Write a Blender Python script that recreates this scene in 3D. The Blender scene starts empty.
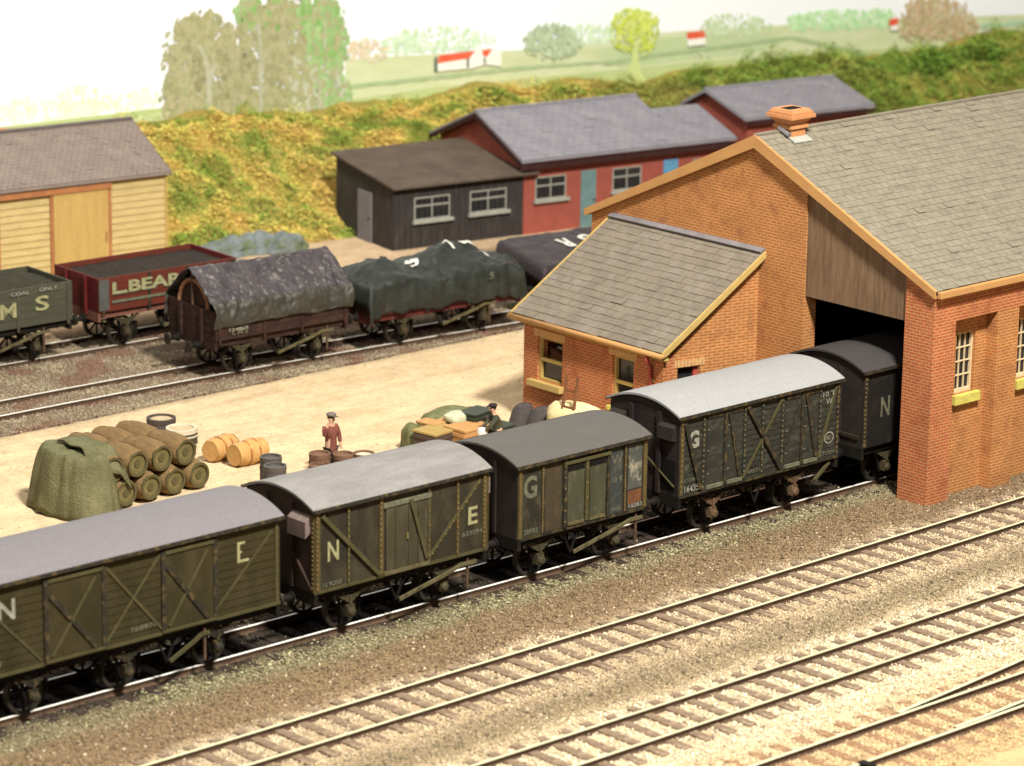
import bpy, math, random, bmesh
import numpy as np
from mathutils import Vector, Matrix, noise as mn

random.seed(11)
rng = np.random.default_rng(11)
S = bpy.context.scene
COL = S.collection

# ------------------------------------------------------------------ camera
CH = 23.135                                   # camera height above the rail tops (scale metres)
FPX, PITCH, ROLL, HEAD = 3287.0, math.radians(15.02), math.radians(0.82), math.radians(47.60)
ch, sh, cp, sp = math.cos(HEAD), math.sin(HEAD), math.cos(PITCH), math.sin(PITCH)
FW = Vector((ch*cp, sh*cp, -sp)); R0 = Vector((sh, -ch, 0)); U0 = R0.cross(FW)
RT = math.cos(ROLL)*R0 + math.sin(ROLL)*U0
UP = -math.sin(ROLL)*R0 + math.cos(ROLL)*U0
cd = bpy.data.cameras.new('camera'); cam = bpy.data.objects.new('camera', cd); COL.objects.link(cam)
cam.matrix_world = Matrix((( RT.x, UP.x, -FW.x, 0), (RT.y, UP.y, -FW.y, 0), (RT.z, UP.z, -FW.z, CH), (0, 0, 0, 1)))
cd.sensor_width = 36; cd.lens = FPX/1024*36; cd.clip_start = 1; cd.clip_end = 600
cd.dof.use_dof = True; cd.dof.focus_distance = 77.5; cd.dof.aperture_fstop = 0.42
S.camera = cam

# ------------------------------------------------------------------ world, lamps, exposure
W = bpy.data.worlds.new('World'); S.world = W; W.use_nodes = True
W.node_tree.nodes['Background'].inputs[0].default_value = (1.0, 0.95, 0.90, 1)
W.node_tree.nodes['Background'].inputs[1].default_value = 0.12
def area(name, loc, aim, size, watts, col):
    l = bpy.data.lights.new(name, 'AREA'); l.shape = 'RECTANGLE'; l.size, l.size_y = size; l.energy = watts; l.color = col
    o = bpy.data.objects.new(name, l); COL.objects.link(o); o.location = loc
    o.rotation_euler = (Vector(aim)-Vector(loc)).to_track_quat('-Z', 'Y').to_euler()
    return o
area('key_or_fill_lamp', (37, 15, 58), (54, 56, 0), (8, 5), 114000, (1.0, 0.965, 0.89))
area('key_or_fill_lamp', (10, 30, 34), (52, 58, 0), (12, 5), 5000, (1.0, 0.95, 0.88))  # unseen front fill, added to brighten the van sides and near rail
area('key_or_fill_lamp', (50, 62, 52), (70, 88, 2), (14, 8), 11000, (1.0, 0.955, 0.89))  # unseen lamp, added to brighten the painted board
S.view_settings.view_transform = 'Standard'; S.view_settings.look = 'None'
S.view_settings.exposure = 0.0; S.view_settings.gamma = 1.0
S.view_settings.use_curve_mapping = False
S.cycles.max_bounces = 6; S.cycles.use_denoising = True

# ------------------------------------------------------------------ materials
MATS = {}
def new_mat(name):
    m = bpy.data.materials.new(name); m.use_nodes = True
    return m, m.node_tree.nodes, m.node_tree.links, m.node_tree.nodes['Principled BSDF']
def c4(c): return (c[0], c[1], c[2], 1)
def ramp(N, pts, interp='LINEAR'):
    r = N.new('ShaderNodeValToRGB'); r.color_ramp.interpolation = interp
    while len(r.color_ramp.elements) < len(pts): r.color_ramp.elements.new(0.5)
    for e, (p, c) in zip(r.color_ramp.elements, pts): e.position = p; e.color = c4(c) if len(c) == 3 else c
    return r
def nz(N, L, vec, scale, detail=4, rough=.55, dist=0):
    n = N.new('ShaderNodeTexNoise'); n.inputs['Scale'].default_value = scale; n.inputs['Detail'].default_value = detail
    n.inputs['Roughness'].default_value = rough; n.inputs['Distortion'].default_value = dist
    L.new(vec, n.inputs['Vector']); return n.outputs['Fac']
def mixc(N, L, f, a, b, mode='MIX'):
    m = N.new('ShaderNodeMix'); m.data_type = 'RGBA'; m.blend_type = mode
    for sock, v in ((m.inputs[0], f), (m.inputs[6], a), (m.inputs[7], b)):
        if isinstance(v, (int, float)): sock.default_value = v
        elif isinstance(v, tuple): sock.default_value = c4(v)
        else: L.new(v, sock)
    return m.outputs[2]
def bumpn(N, L, h, strength, dist, B):
    b = N.new('ShaderNodeBump'); b.inputs['Strength'].default_value = strength; b.inputs['Distance'].default_value = dist
    L.new(h, b.inputs['Height']); L.new(b.outputs[0], B.inputs['Normal']); return b
def pm(name, c1, c2=None, scale=3.0, rough=.75, dirt=None, dscale=1.6, dthr=(.5, .68), stretch=(1, 1, 1), bump=0.0, bscale=25, bdist=.02, metal=0.0, spec=.12, damt=1.0, fine=0.12):
    if name in MATS: return MATS[name]
    m, N, L, B = new_mat(name)
    tc = N.new('ShaderNodeTexCoord'); mp = N.new('ShaderNodeMapping'); mp.inputs['Scale'].default_value = stretch
    L.new(tc.outputs['Object'], mp.inputs[0]); v = mp.outputs[0]
    c2 = c2 or tuple(x*.7 for x in c1)
    f = nz(N, L, v, scale, 5); r = ramp(N, [(.35, (0, 0, 0)), (.68, (1, 1, 1))]); L.new(f, r.inputs[0])
    col = mixc(N, L, r.outputs[0], c1, c2)
    if dirt:
        f2 = nz(N, L, v, dscale, 7, .65); r2 = ramp(N, [(dthr[0], (0, 0, 0)), (dthr[1], (damt,)*3)]); L.new(f2, r2.inputs[0])
        col = mixc(N, L, r2.outputs[0], col, dirt)
    if fine:
        f3 = nz(N, L, tc.outputs['Object'], 38, 3, .7); r3 = ramp(N, [(.3, (1-fine*2,)*3), (.7, (1+fine,)*3)]); L.new(f3, r3.inputs[0])
        col = mixc(N, L, 1.0, col, r3.outputs[0], 'MULTIPLY')
    L.new(col, B.inputs['Base Color'])
    B.inputs['Roughness'].default_value = rough; B.inputs['Metallic'].default_value = metal
    B.inputs['Specular IOR Level'].default_value = spec
    if bump: bumpn(N, L, nz(N, L, v, bscale, 4, .6), bump, bdist, B)
    MATS[name] = m; return m
def brick_mat(name, a, b, mortar, bw=.21, bh=.078, vert=False, tint=None):
    if name in MATS: return MATS[name]
    m, N, L, B = new_mat(name)
    tc = N.new('ShaderNodeTexCoord'); sx = N.new('ShaderNodeSeparateXYZ'); L.new(tc.outputs['Object'], sx.inputs[0])
    ad = N.new('ShaderNodeMath'); L.new(sx.outputs[0], ad.inputs[0]); L.new(sx.outputs[1], ad.inputs[1])
    cb = N.new('ShaderNodeCombineXYZ')
    L.new(ad.outputs[0], cb.inputs[1 if vert else 0]); L.new(sx.outputs[2], cb.inputs[0 if vert else 1])
    t = N.new('ShaderNodeTexBrick'); L.new(cb.outputs[0], t.inputs[0])
    t.inputs['Scale'].default_value = 1; t.inputs['Brick Width'].default_value = bw; t.inputs['Row Height'].default_value = bh
    t.inputs['Mortar Size'].default_value = .020; t.inputs['Mortar Smooth'].default_value = .25; t.inputs['Bias'].default_value = -.1
    t.inputs['Color1'].default_value = c4(a); t.inputs['Color2'].default_value = c4(b); t.inputs['Mortar'].default_value = c4(mortar)
    f = nz(N, L, tc.outputs['Object'], .9, 5, .6); r = ramp(N, [(.3, (.88, .86, .85)), (.7, (1.10, 1.07, 1.04))]); L.new(f, r.inputs[0])
    col = mixc(N, L, 1.0, t.outputs['Color'], r.outputs[0], 'MULTIPLY')
    f = nz(N, L, tc.outputs['Object'], 9, 3, .6); r = ramp(N, [(.35, (.88, .88, .88)), (.7, (1.08, 1.08, 1.08))]); L.new(f, r.inputs[0])
    col = mixc(N, L, 1.0, col, r.outputs[0], 'MULTIPLY')
    if tint:
        f = nz(N, L, tc.outputs['Object'], 1.7, 5, .6); r = ramp(N, [(.52, (0, 0, 0)), (.66, (.55, .55, .55))]); L.new(f, r.inputs[0])
        col = mixc(N, L, r.outputs[0], col, tint)
    L.new(col, B.inputs['Base Color']); B.inputs['Roughness'].default_value = .8; B.inputs['Specular IOR Level'].default_value = .2
    inv = N.new('ShaderNodeMath'); inv.operation = 'SUBTRACT'; inv.inputs[0].default_value = 1; L.new(t.outputs['Fac'], inv.inputs[1])
    bumpn(N, L, inv.outputs[0], .6, .018, B)
    MATS[name] = m; return m
def attr_mat(name, rough=.85, spec=.2, transl=0):
    if name in MATS: return MATS[name]
    m, N, L, B = new_mat(name)
    a = N.new('ShaderNodeAttribute'); a.attribute_name = 'tone'
    L.new(a.outputs['Color'], B.inputs['Base Color']); B.inputs['Roughness'].default_value = rough
    B.inputs['Specular IOR Level'].default_value = spec
    MATS[name] = m; return m

# ------------------------------------------------------------------ mesh helpers
class MB:
    def __init__(s): s.v = []; s.f = []; s.m = []; s.mi = 0
    def add(s, vs, fs):
        o = len(s.v); s.v += [tuple(p) for p in vs]; s.f += [tuple(i+o for i in f) for f in fs]; s.m += [s.mi]*len(fs); return s
    def box(s, x0, x1, y0, y1, z0, z1):
        x0, x1 = sorted((x0, x1)); y0, y1 = sorted((y0, y1)); z0, z1 = sorted((z0, z1))
        return s.add([(x0,y0,z0),(x1,y0,z0),(x1,y1,z0),(x0,y1,z0),(x0,y0,z1),(x1,y0,z1),(x1,y1,z1),(x0,y1,z1)],
              [(0,3,2,1),(4,5,6,7),(0,1,5,4),(1,2,6,5),(2,3,7,6),(3,0,4,7)])
    def obox(s, c, ax, ay, az):                        # centre and three half-axis vectors
        c, ax, ay, az = map(Vector, (c, ax, ay, az))
        P = [c+i*ax+j*ay+k*az for k in (-1, 1) for i, j in ((-1,-1),(1,-1),(1,1),(-1,1))]
        return s.add(P, [(0,3,2,1),(4,5,6,7),(0,1,5,4),(1,2,6,5),(2,3,7,6),(3,0,4,7)])
    def bar(s, a, b, w, t, up=(0, 0, 1)):              # box beam a->b, w across, t along 'up'
        a, b, up = Vector(a), Vector(b), Vector(up); d = (b-a)
        x = d.normalized(); y = up.cross(x)
        if y.length < 1e-5: y = Vector((1, 0, 0)).cross(x)
        y.normalize(); z = x.cross(y)
        return s.obox((a+b)/2, d/2, y*w/2, z*t/2)
    def tube(s, pts, r, n=8, cap=True):
        pts = [Vector(p) for p in pts]; rs = r if isinstance(r, (list, tuple)) else [r]*len(pts); V = []; F = []
        for i, p in enumerate(pts):
            d = (pts[min(i+1, len(pts)-1)]-pts[max(i-1, 0)]).normalized()
            u = d.cross(Vector((0, 0, 1)) if abs(d.z) < .95 else Vector((1, 0, 0))).normalized(); w = d.cross(u)
            for k in range(n):
                a = 2*math.pi*k/n; V.append(p+(u*math.cos(a)+w*math.sin(a))*rs[i])
        for i in range(len(pts)-1):
            for k in range(n):
                k2 = (k+1) % n; F.append((i*n+k, i*n+k2, (i+1)*n+k2, (i+1)*n+k))
        if cap: F.append(tuple(range(n-1, -1, -1))); F.append(tuple(range((len(pts)-1)*n, len(pts)*n)))
        return s.add(V, F)
    def lathe(s, c, axis, prof, n=16):                 # prof = [(along, radius)...]
        c = Vector(c); d = Vector(axis).normalized()
        return s.tube([c+d*a for a, r in prof], [max(r, .001) for a, r in prof], n)
    def prism(s, poly, off):                           # 3D polygon extruded by off
        n = len(poly); P = [Vector(p) for p in poly]; o = Vector(off)
        return s.add(P+[p+o for p in P], [tuple(range(n-1, -1, -1)), tuple(range(n, 2*n))]+[(i, (i+1) % n, n+(i+1) % n, n+i) for i in range(n)])
    def grid(s, fn, nu, nv, close=False):
        V = [fn(i/(nu-1), j/(nv-1)) for j in range(nv) for i in range(nu)]
        return s.add(V, [(j*nu+i, j*nu+i+1, (j+1)*nu+i+1, (j+1)*nu+i) for j in range(nv-1) for i in range(nu-1)])
    def build(s, name, mats, parent=None, smooth=False, bevel=0, solid=0, sub=0):
        me = bpy.data.meshes.new(name); me.from_pydata(s.v, [], s.f)
        mats = mats if isinstance(mats, (list, tuple)) else [mats]
        for m in mats: me.materials.append(m)
        if len(mats) > 1: me.polygons.foreach_set('material_index', s.m)
        if smooth: me.polygons.foreach_set('use_smooth', [True]*len(me.polygons))
        me.update()
        o = bpy.data.objects.new(name, me); COL.objects.link(o)
        if parent: o.parent = parent
        if solid: md = o.modifiers.new('t', 'SOLIDIFY'); md.thickness = solid; md.offset = 0
        if sub: md = o.modifiers.new('s', 'SUBSURF'); md.levels = md.render_levels = sub
        if bevel:
            md = o.modifiers.new('b', 'BEVEL'); md.width = bevel; md.segments = 2; md.limit_method = 'ANGLE'
        return o
def tag(o, label=None, cat=None, group=None, kind=None):
    if label: o['label'] = label
    if cat: o['category'] = cat
    if group: o['group'] = group
    if kind: o['kind'] = kind
    return o
def empty(name, loc, rz=0, label=None, cat=None, group=None):
    o = bpy.data.objects.new(name, None); COL.objects.link(o); o.location = loc; o.rotation_euler = (0, 0, rz); o.empty_display_size = .3
    return tag(o, label, cat, group)
def copy_tree(o, parent=None):
    kids = list(o.children); c = o.copy(); COL.objects.link(c); c.parent = parent
    for k in kids: copy_tree(k, c)
    return c
def text(s, mat, parent, origin, udir, vdir, w, h, name='lettering', bold=.02, ext=.004):
    cu = bpy.data.curves.new(name, 'FONT'); cu.body = s; cu.offset = bold; cu.resolution_u = 3
    t = bpy.data.objects.new(name, cu); COL.objects.link(t)
    bpy.context.view_layer.update()
    me = bpy.data.meshes.new_from_object(t.evaluated_get(bpy.context.evaluated_depsgraph_get()))
    bpy.data.objects.remove(t)
    co = np.empty(len(me.vertices)*3); me.vertices.foreach_get('co', co); co = co.reshape(-1, 3)
    mn_, mx = co.min(0), co.max(0); o = Vector(origin); u = Vector(udir).normalized(); v = Vector(vdir).normalized(); n = u.cross(v)
    for i, p in enumerate(me.vertices):
        a = (co[i, 0]-mn_[0])/(mx[0]-mn_[0])*w; b = (co[i, 1]-mn_[1])/(mx[1]-mn_[1])*h
        p.co = o+u*a+v*b+n*ext
    me.materials.clear(); me.materials.append(mat); me.name = name
    ob = bpy.data.objects.new(name, me); COL.objects.link(ob); ob.parent = parent
    return ob
def fbm(p, o=4): return mn.fractal(Vector(p), 1.0, 2.0, o)
def scatter(name, P, size, tones, mat, flat=.7, parent=None, label=None, cat=None, shape='stone'):
    """many small faceted stones or leaves as one stuff mesh; P (n,3), size (n,), tones (n,3)"""
    n = len(P)
    if shape == 'stone':
        base = np.array([(1,0,0),(0,1,0),(-1,0,0),(0,-1,0),(0,0,1),(0,0,-1)], float)
        tri = np.array([(0,1,4),(1,2,4),(2,3,4),(3,0,4),(1,0,5),(2,1,5),(3,2,5),(0,3,5)])
    else:
        base = np.array([(1,0,0),(0,.6,.25),(-1,0,0),(0,-.6,.25)], float); tri = np.array([(0,1,2),(0,2,3)])
    k = len(base)
    V = base[None]*(1+rng.uniform(-.35, .35, (n, k, 3)))*size[:, None, None]
    if shape == 'stone': V[:, :, 2] *= flat
    a = rng.uniform(0, 2*np.pi, n); b = rng.uniform(-.75, .75, n) if shape == 'leaf' else rng.uniform(-.4, .4, n)
    ca, sa, cb, sb = np.cos(a), np.sin(a), np.cos(b), np.sin(b)
    y = V[:, :, 1]*cb[:, None]-V[:, :, 2]*sb[:, None]; z = V[:, :, 1]*sb[:, None]+V[:, :, 2]*cb[:, None]; x = V[:, :, 0]
    V = np.stack([x*ca[:, None]-y*sa[:, None], x*sa[:, None]+y*ca[:, None], z], -1)+P[:, None]
    F = (tri[None]+(np.arange(n)*k)[:, None, None]).reshape(-1, 3)
    me = bpy.data.meshes.new(name); me.vertices.add(n*k); me.vertices.foreach_set('co', V.reshape(-1))
    me.loops.add(F.size); me.loops.foreach_set('vertex_index', F.reshape(-1).astype(np.int32))
    me.polygons.add(len(F)); me.polygons.foreach_set('loop_start', np.arange(0, F.size, 3, dtype=np.int32))
    me.update(calc_edges=True)
    at = me.color_attributes.new('tone', 'FLOAT_COLOR', 'POINT')
    t = np.concatenate([np.repeat(tones, k, 0), np.ones((n*k, 1))], 1); at.data.foreach_set('color', t.reshape(-1).astype(np.float32))
    me.materials.append(mat); me.validate()
    o = bpy.data.objects.new(name, me); COL.objects.link(o)
    if parent: o.parent = parent
    return tag(o, label, cat, None, 'stuff')
def vnoise(P, sc, seed=0.0):
    return np.array([mn.noise(Vector((p[0]*sc+seed, p[1]*sc+seed*1.7, (p[2] if len(p) > 2 else 0)*sc))) for p in P])
def slates(width, length, rows, sw, th=.022, lift=.02, seed=1, jitter=1.0):
    """a roof slope in local axes: x along the eave, y up the slope, z out of it"""
    R = random.Random(seed); b = MB(); rh = length/rows
    for r in range(rows):
        x = -(r % 2)*sw/2
        y0 = r*rh
        while x < width-.01:
            a = max(0, x)+.006; e = min(width, x+sw)-.008*R.random()-.005
            if e-a > .03:
                l = th+lift*(.35+R.random()*.65*jitter); d = R.uniform(-.012, .006)*jitter; s_ = R.uniform(-.006, .006)*jitter
                if R.random() < .03: l += .018
                y1 = min(length, y0+rh*1.35)
                b.add([(a, y0+d+s_, l-th),(e, y0+d-s_, l-th),(e, y1, .002),(a, y1, .002),(a, y0+d+s_, l+.004),(e, y0+d-s_, l+.004),(e, y1, .010),(a, y1, .010)],
                      [(4,5,6,7),(0,1,5,4),(1,2,6,5),(3,0,4,7),(0,3,2,1)])
            x += sw
    return b
def place(o, origin, u, v):
    u, v = Vector(u).normalized(), Vector(v).normalized(); n = u.cross(v)
    o.matrix_local = Matrix(((u.x, v.x, n.x, origin[0]), (u.y, v.y, n.y, origin[1]), (u.z, v.z, n.z, origin[2]), (0, 0, 0, 1)))
    return o

# ------------------------------------------------------------------ the ground
YT = 51.84
def ground_material():
    m, N, L, B = new_mat('layout_ground')
    g = N.new('ShaderNodeNewGeometry'); P = g.outputs['Position']
    sx = N.new('ShaderNodeSeparateXYZ'); L.new(P, sx.inputs[0])
    n1 = nz(N, L, P, .55, 5, .6)
    def M(op, a, b):
        k = N.new('ShaderNodeMath'); k.operation = op
        for s_, v in ((k.inputs[0], a), (k.inputs[1], b)):
            if isinstance(v, (int, float)): s_.default_value = v
            else: L.new(v, s_)
        return k.outputs[0]
    w = M('MULTIPLY', M('SUBTRACT', n1, .5), 1.1)
    w2 = M('MULTIPLY', M('SUBTRACT', nz(N, L, P, 6, 3), .5), .5)
    y = M('ADD', M('ADD', sx.outputs[1], w), w2)
    y = M('SUBTRACT', y, M('MULTIPLY', M('SUBTRACT', sx.outputs[0], 48), .02))
    t = M('DIVIDE', M('SUBTRACT', y, 34), 56)
    q = lambda Y: (Y-34)/56
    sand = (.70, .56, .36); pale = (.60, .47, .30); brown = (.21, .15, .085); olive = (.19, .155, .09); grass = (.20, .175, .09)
    dark = (.03, .024, .018); gb = (.225, .175, .115)  # dark: oily strip under the vans with their shade painted in
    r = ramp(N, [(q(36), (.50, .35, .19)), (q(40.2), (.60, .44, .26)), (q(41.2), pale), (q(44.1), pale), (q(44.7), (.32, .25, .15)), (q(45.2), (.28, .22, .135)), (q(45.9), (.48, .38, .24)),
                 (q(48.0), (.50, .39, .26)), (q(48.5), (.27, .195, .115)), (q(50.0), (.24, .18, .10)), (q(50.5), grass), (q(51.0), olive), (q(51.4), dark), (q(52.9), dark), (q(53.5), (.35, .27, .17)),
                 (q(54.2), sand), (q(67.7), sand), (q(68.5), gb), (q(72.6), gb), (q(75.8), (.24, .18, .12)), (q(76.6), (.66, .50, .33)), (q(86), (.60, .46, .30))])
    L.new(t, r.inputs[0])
    f = nz(N, L, P, 1.3, 6, .65); r2 = ramp(N, [(.3, (.84, .80, .76)), (.7, (1.1, 1.08, 1.04))]); L.new(f, r2.inputs[0])
    col = mixc(N, L, 1.0, r.outputs[0], r2.outputs[0], 'MULTIPLY')
    mpf = N.new('ShaderNodeMapping'); mpf.inputs['Scale'].default_value = (1, 2.2, 1); L.new(P, mpf.inputs[0])
    f = nz(N, L, mpf.outputs[0], 5.5, 5, .8); r2 = ramp(N, [(.28, (.60, .50, .42)), (.42, (.90, .87, .83)), (.56, (1.0, 1.0, 1.0)), (.75, (1.12, 1.12, 1.12))]); L.new(f, r2.inputs[0])
    col = mixc(N, L, 1.0, col, r2.outputs[0], 'MULTIPLY')
    L.new(col, B.inputs['Base Color']); B.inputs['Roughness'].default_value = .95; B.inputs['Specular IOR Level'].default_value = .1
    mr_ = N.new('ShaderNodeMapping'); mr_.inputs['Scale'].default_value = (.12, 1.1, 1); mr_.inputs['Rotation'].default_value = (0, 0, -.12); L.new(P, mr_.inputs[0])
    f = nz(N, L, mr_.outputs[0], 1.4, 6, .7); r3 = ramp(N, [(.36, (.90, .87, .85)), (.5, (1, 1, 1)), (.68, (1.06, 1.06, 1.05))]); L.new(f, r3.inputs[0])
    col = mixc(N, L, 1.0, col, r3.outputs[0], 'MULTIPLY'); L.new(col, B.inputs['Base Color'])
    bumpn(N, L, nz(N, L, P, 14, 5, .75), .8, .06, B)
    return m
GM = ground_material()
def gheight(x, y):
    z = -.05
    if y < 53.0: z = -.15
    elif y < 53.6: z = -.15+.10*(y-53.0)/.6
    elif 68.3 < y < 76: z = -.14
    z += .02*mn.noise(Vector((x*.5, y*.5, 0)))+(.014*mn.noise(Vector((x*2.1, y*2.1, 3))))
    return z
b = MB()
xs = [-60, 0]+list(np.linspace(20, 92, 260))+[120, 190]; ys = [-40, 10]+list(np.linspace(33, 92, 240))+[110, 150]
V = [(x, y, gheight(x, y)) for y in ys for x in xs]; nx = len(xs)
b.add(V, [(j*nx+i, j*nx+i+1, (j+1)*nx+i+1, (j+1)*nx+i) for j in range(len(ys)-1) for i in range(nx-1)])
o = b.build('ground', GM, smooth=True); tag(o, kind='structure')

SLP = [(33, 64, 46.25, 47.85, 33, .02), (36, 58, 41.73, 43.75, 36, .011), (38, 60, 38.2, 40.75, 38, 0), (30, 64, 51.3, 52.5, 30, 0)]
STONE = attr_mat('stone_chips', .9, .15)
def stone_field(name, n, xr, yr, tone_fn, size=(.022, .055), label=None, cat='ballast', keep=None, z=0):
    P = np.column_stack([rng.uniform(*xr, n), rng.uniform(*yr, n), np.zeros(n)])
    # only where the photograph can look
    if keep is not None: P = P[keep(P)]
    for (xa, xb, ya, yb, x0_, dyx) in SLP:
        yc = P[:, 1]-(P[:, 0]-48)*dyx; ph = (P[:, 0]-x0_+.31) % .62-.31
        on = (P[:, 0] > xa) & (P[:, 0] < xb) & (yc > ya) & (yc < yb) & (abs(ph) < .125) & (rng.random(len(P)) < .66)
        P = P[~on]
    P[:, 2] = [gheight(x, y)+z for x, y in P[:, :2]]
    n = len(P); s = rng.uniform(size[0], size[1], n)*rng.choice([1, 1, 1, 1.5], n)
    T = tone_fn(P)*rng.uniform(.62, 1.28, (n, 1))
    P[:, 2] += s*.25
    return scatter(name, P, s, np.clip(T, 0, .85), STONE, label=label, cat=cat)
def infr(P):      # rough wedge seen by the camera
    r = P-np.array([0, 0, CH]); d = r@np.array(FW); u = (r@np.array(RT))/d*FPX; v = (r@np.array(UP))/d*FPX
    return (abs(u) < 600) & (v > -470)
def lerp_tones(y, table):
    ys_ = [t[0] for t in table]; return np.stack([np.interp(y, ys_, [t[1][i] for t in table]) for i in range(3)], -1)
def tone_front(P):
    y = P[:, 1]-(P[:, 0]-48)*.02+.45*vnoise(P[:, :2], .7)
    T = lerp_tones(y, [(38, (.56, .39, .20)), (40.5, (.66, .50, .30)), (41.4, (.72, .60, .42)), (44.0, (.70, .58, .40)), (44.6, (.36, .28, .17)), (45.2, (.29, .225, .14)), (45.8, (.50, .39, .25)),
                       (48.0, (.60, .48, .32)), (48.5, (.25, .175, .10)), (49.9, (.215, .15, .085)), (50.4, (.28, .235, .14)), (50.9, (.24, .20, .12)), (51.25, (.045, .035, .025)), (52.8, (.05, .04, .03)), (53.2, (.12, .09, .06))])  # darkest stones hold the vans' shade in their colour, besides the oil
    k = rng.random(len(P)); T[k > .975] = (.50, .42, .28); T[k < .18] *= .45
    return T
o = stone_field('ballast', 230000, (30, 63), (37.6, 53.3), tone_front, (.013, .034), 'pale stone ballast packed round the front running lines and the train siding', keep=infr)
def tone_back(P):
    T = np.tile(np.array([.27, .21, .145]), (len(P), 1)); k = vnoise(P[:, :2], .8, 4)
    T[k > .15] = (.33, .27, .18); T[k < -.22] = (.22, .13, .09)
    return T
stone_field('ballast', 60000, (43, 67), (68.2, 75.8), tone_back, (.015, .038), 'brown grey stone ballast under the two wagon sidings', keep=infr)
def tone_yard(P): return np.tile(np.array([.60, .45, .28]), (len(P), 1))
stone_field('gravel', 2500, (38, 66), (53.6, 68.2), tone_yard, (.01, .028), 'fine grit scattered over the sandy goods yard', 'gravel', keep=infr)
# soft grass tufts beside the train siding
n = 1800; P = np.column_stack([rng.uniform(30, 58.3, n), 50.6+rng.normal(0, .24, n), np.zeros(n)]); P = P[infr(P)]
P = P[vnoise(P[:, :2], .6, 9) > -.12]; P[:, 2] = -.12; n = len(P)
scatter('grass', P, rng.uniform(.025, .05, n), np.array([.24, .23, .12])*rng.uniform(.6, 1.6, (n, 1)), STONE, shape='leaf', label='sparse green grass growing along the edge of the train siding', cat='grass')

# ------------------------------------------------------------------ railway tracks
SLEEPER = pm('sleeper_wood', (.16, .11, .072), (.23, .165, .11), 3, .85, dirt=(.42, .32, .21), dscale=6, dthr=(.50, .70), damt=.8)
RUST = pm('rail_rust', (.075, .045, .03), (.12, .075, .045), 8, .8)
def steel(name, c, metal=.55):
    return pm(name, c, tuple(x*.88 for x in c), 2.0, .3, metal=.0, spec=.9, fine=.04)
RAILS = {'w': steel('rail_head_painted_shine', (.98, .95, .84)), 'y': steel('rail_head_yellow', (.74, .72, .46)), 'd': steel('rail_head_dull', (.62, .59, .38))}  # near-white colour stands in for light reflected off the polished heads
def poly_at(pts, x):
    xs_ = [p[0] for p in pts]; return float(np.interp(x, xs_, [p[1] for p in pts]))
def smooth_path(pts, x0, x1, step):
    c = np.polyfit([p[0] for p in pts], [p[1] for p in pts], min(2, len(pts)-1))
    xs_ = np.arange(x0, x1+step, step); return [(float(x), float(np.polyval(c, x))) for x in xs_]
def rail_mesh(path, off, head):
    b = MB(); prof = [(-.06, -.15), (.06, -.15), (.06, -.13), (.014, -.115), (.014, -.045), (.034, -.035), (.034, -.003), (.028, 0), (-.028, 0), (-.034, -.003), (-.034, -.035), (-.014, -.045), (-.014, -.115), (-.06, -.13)]
    k = len(prof); V = []
    for i, (x, y) in enumerate(path):
        x2, y2 = path[min(i+1, len(path)-1)]; x1, y1 = path[max(i-1, 0)]
        d = Vector((x2-x1, y2-y1, 0)).normalized(); nrm = Vector((-d.y, d.x, 0))
        o_ = off(i) if callable(off) else off
        for a, z in prof: p = Vector((x, y, 0))+nrm*(a+o_); V.append((p.x, p.y, z))
    F = []; M = []
    for i in range(len(path)-1):
        for j in range(k):
            F.append((i*k+j, i*k+(j+1) % k, (i+1)*k+(j+1) % k, (i+1)*k+j)); M.append(1 if j in (6, 7, 8) else 0)
    F += [tuple(range(k-1, -1, -1)), tuple(range((len(path)-1)*k, len(path)*k))]; M += [0, 0]
    b.v = V; b.f = F; b.m = M
    return b
def track(label, pts, x0, x1, head, sp_=.62, group='railway tracks running side by side', s_len=2.28, s_x0=None, s_x1=None, gap=None, top=-.108, sm=None):
    path = smooth_path(pts, x0, x1, 2.0)
    t = empty('railway_track', (0, 0, 0), 0, label, 'track', group)
    for s in (-1, 1):
        rail_mesh(path, s*.6285, head).build('rail', [RUST, RAILS[head]], t)
    x = s_x0 if s_x0 is not None else x0; R = random.Random(len(label)); n = 0; first = None
    while x < (s_x1 or x1) and n < 99:
        y = float(np.interp(x, [p[0] for p in path], [p[1] for p in path])); dy = (np.interp(x+1, [p[0] for p in path], [p[1] for p in path])-y)
        if first is None:
            first = MB().box(-.115, .115, -s_len/2, s_len/2, -.1, 0).build('sleeper', sm or SLEEPER, t, bevel=.012); q = first
        else:
            q = first.copy(); COL.objects.link(q); q.parent = t
        q.location = (x+R.uniform(-.02, .02), y+R.uniform(-.03, .03), top+R.uniform(-.008, .008)); q.rotation_euler = (0, 0, math.atan(dy)+R.uniform(-.02, .02))
        x += sp_; n += 1
    return t
T1 = track('train siding whose bright rails pass under the row of vans into the brick shed', [(20, YT), (80, YT)], 18, 76, 'w', s_x0=30, s_x1=64, top=-.13, sm=pm('sleeper_oily_shaded', (.035, .024, .02), (.05, .033, .026), 3, .8))  # sleepers oily, and darkened further to paint in shade under the vans
T2 = track('front running line nearest to the brick shed, sleepers half buried in pale ballast', [(35, 46.83), (48, 47.05), (60, 47.32)], 20, 74, 'y', s_x0=33, s_x1=73)
T3 = track('second running line from the shed, dark sleepers showing clearly in cream ballast', [(38, 42.80), (48, 42.88), (56, 43.0)], 24, 72, 'd', s_x0=36, s_x1=71)
TA = track('curving yard siding that carries the three sheeted wagons', [(40, 70.33), (46.5, 70.22), (54, 70.0), (62.8, 69.3), (72, 68.2)], 36, 78, 'w', s_x0=38, s_x1=77, top=-.14)
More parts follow.
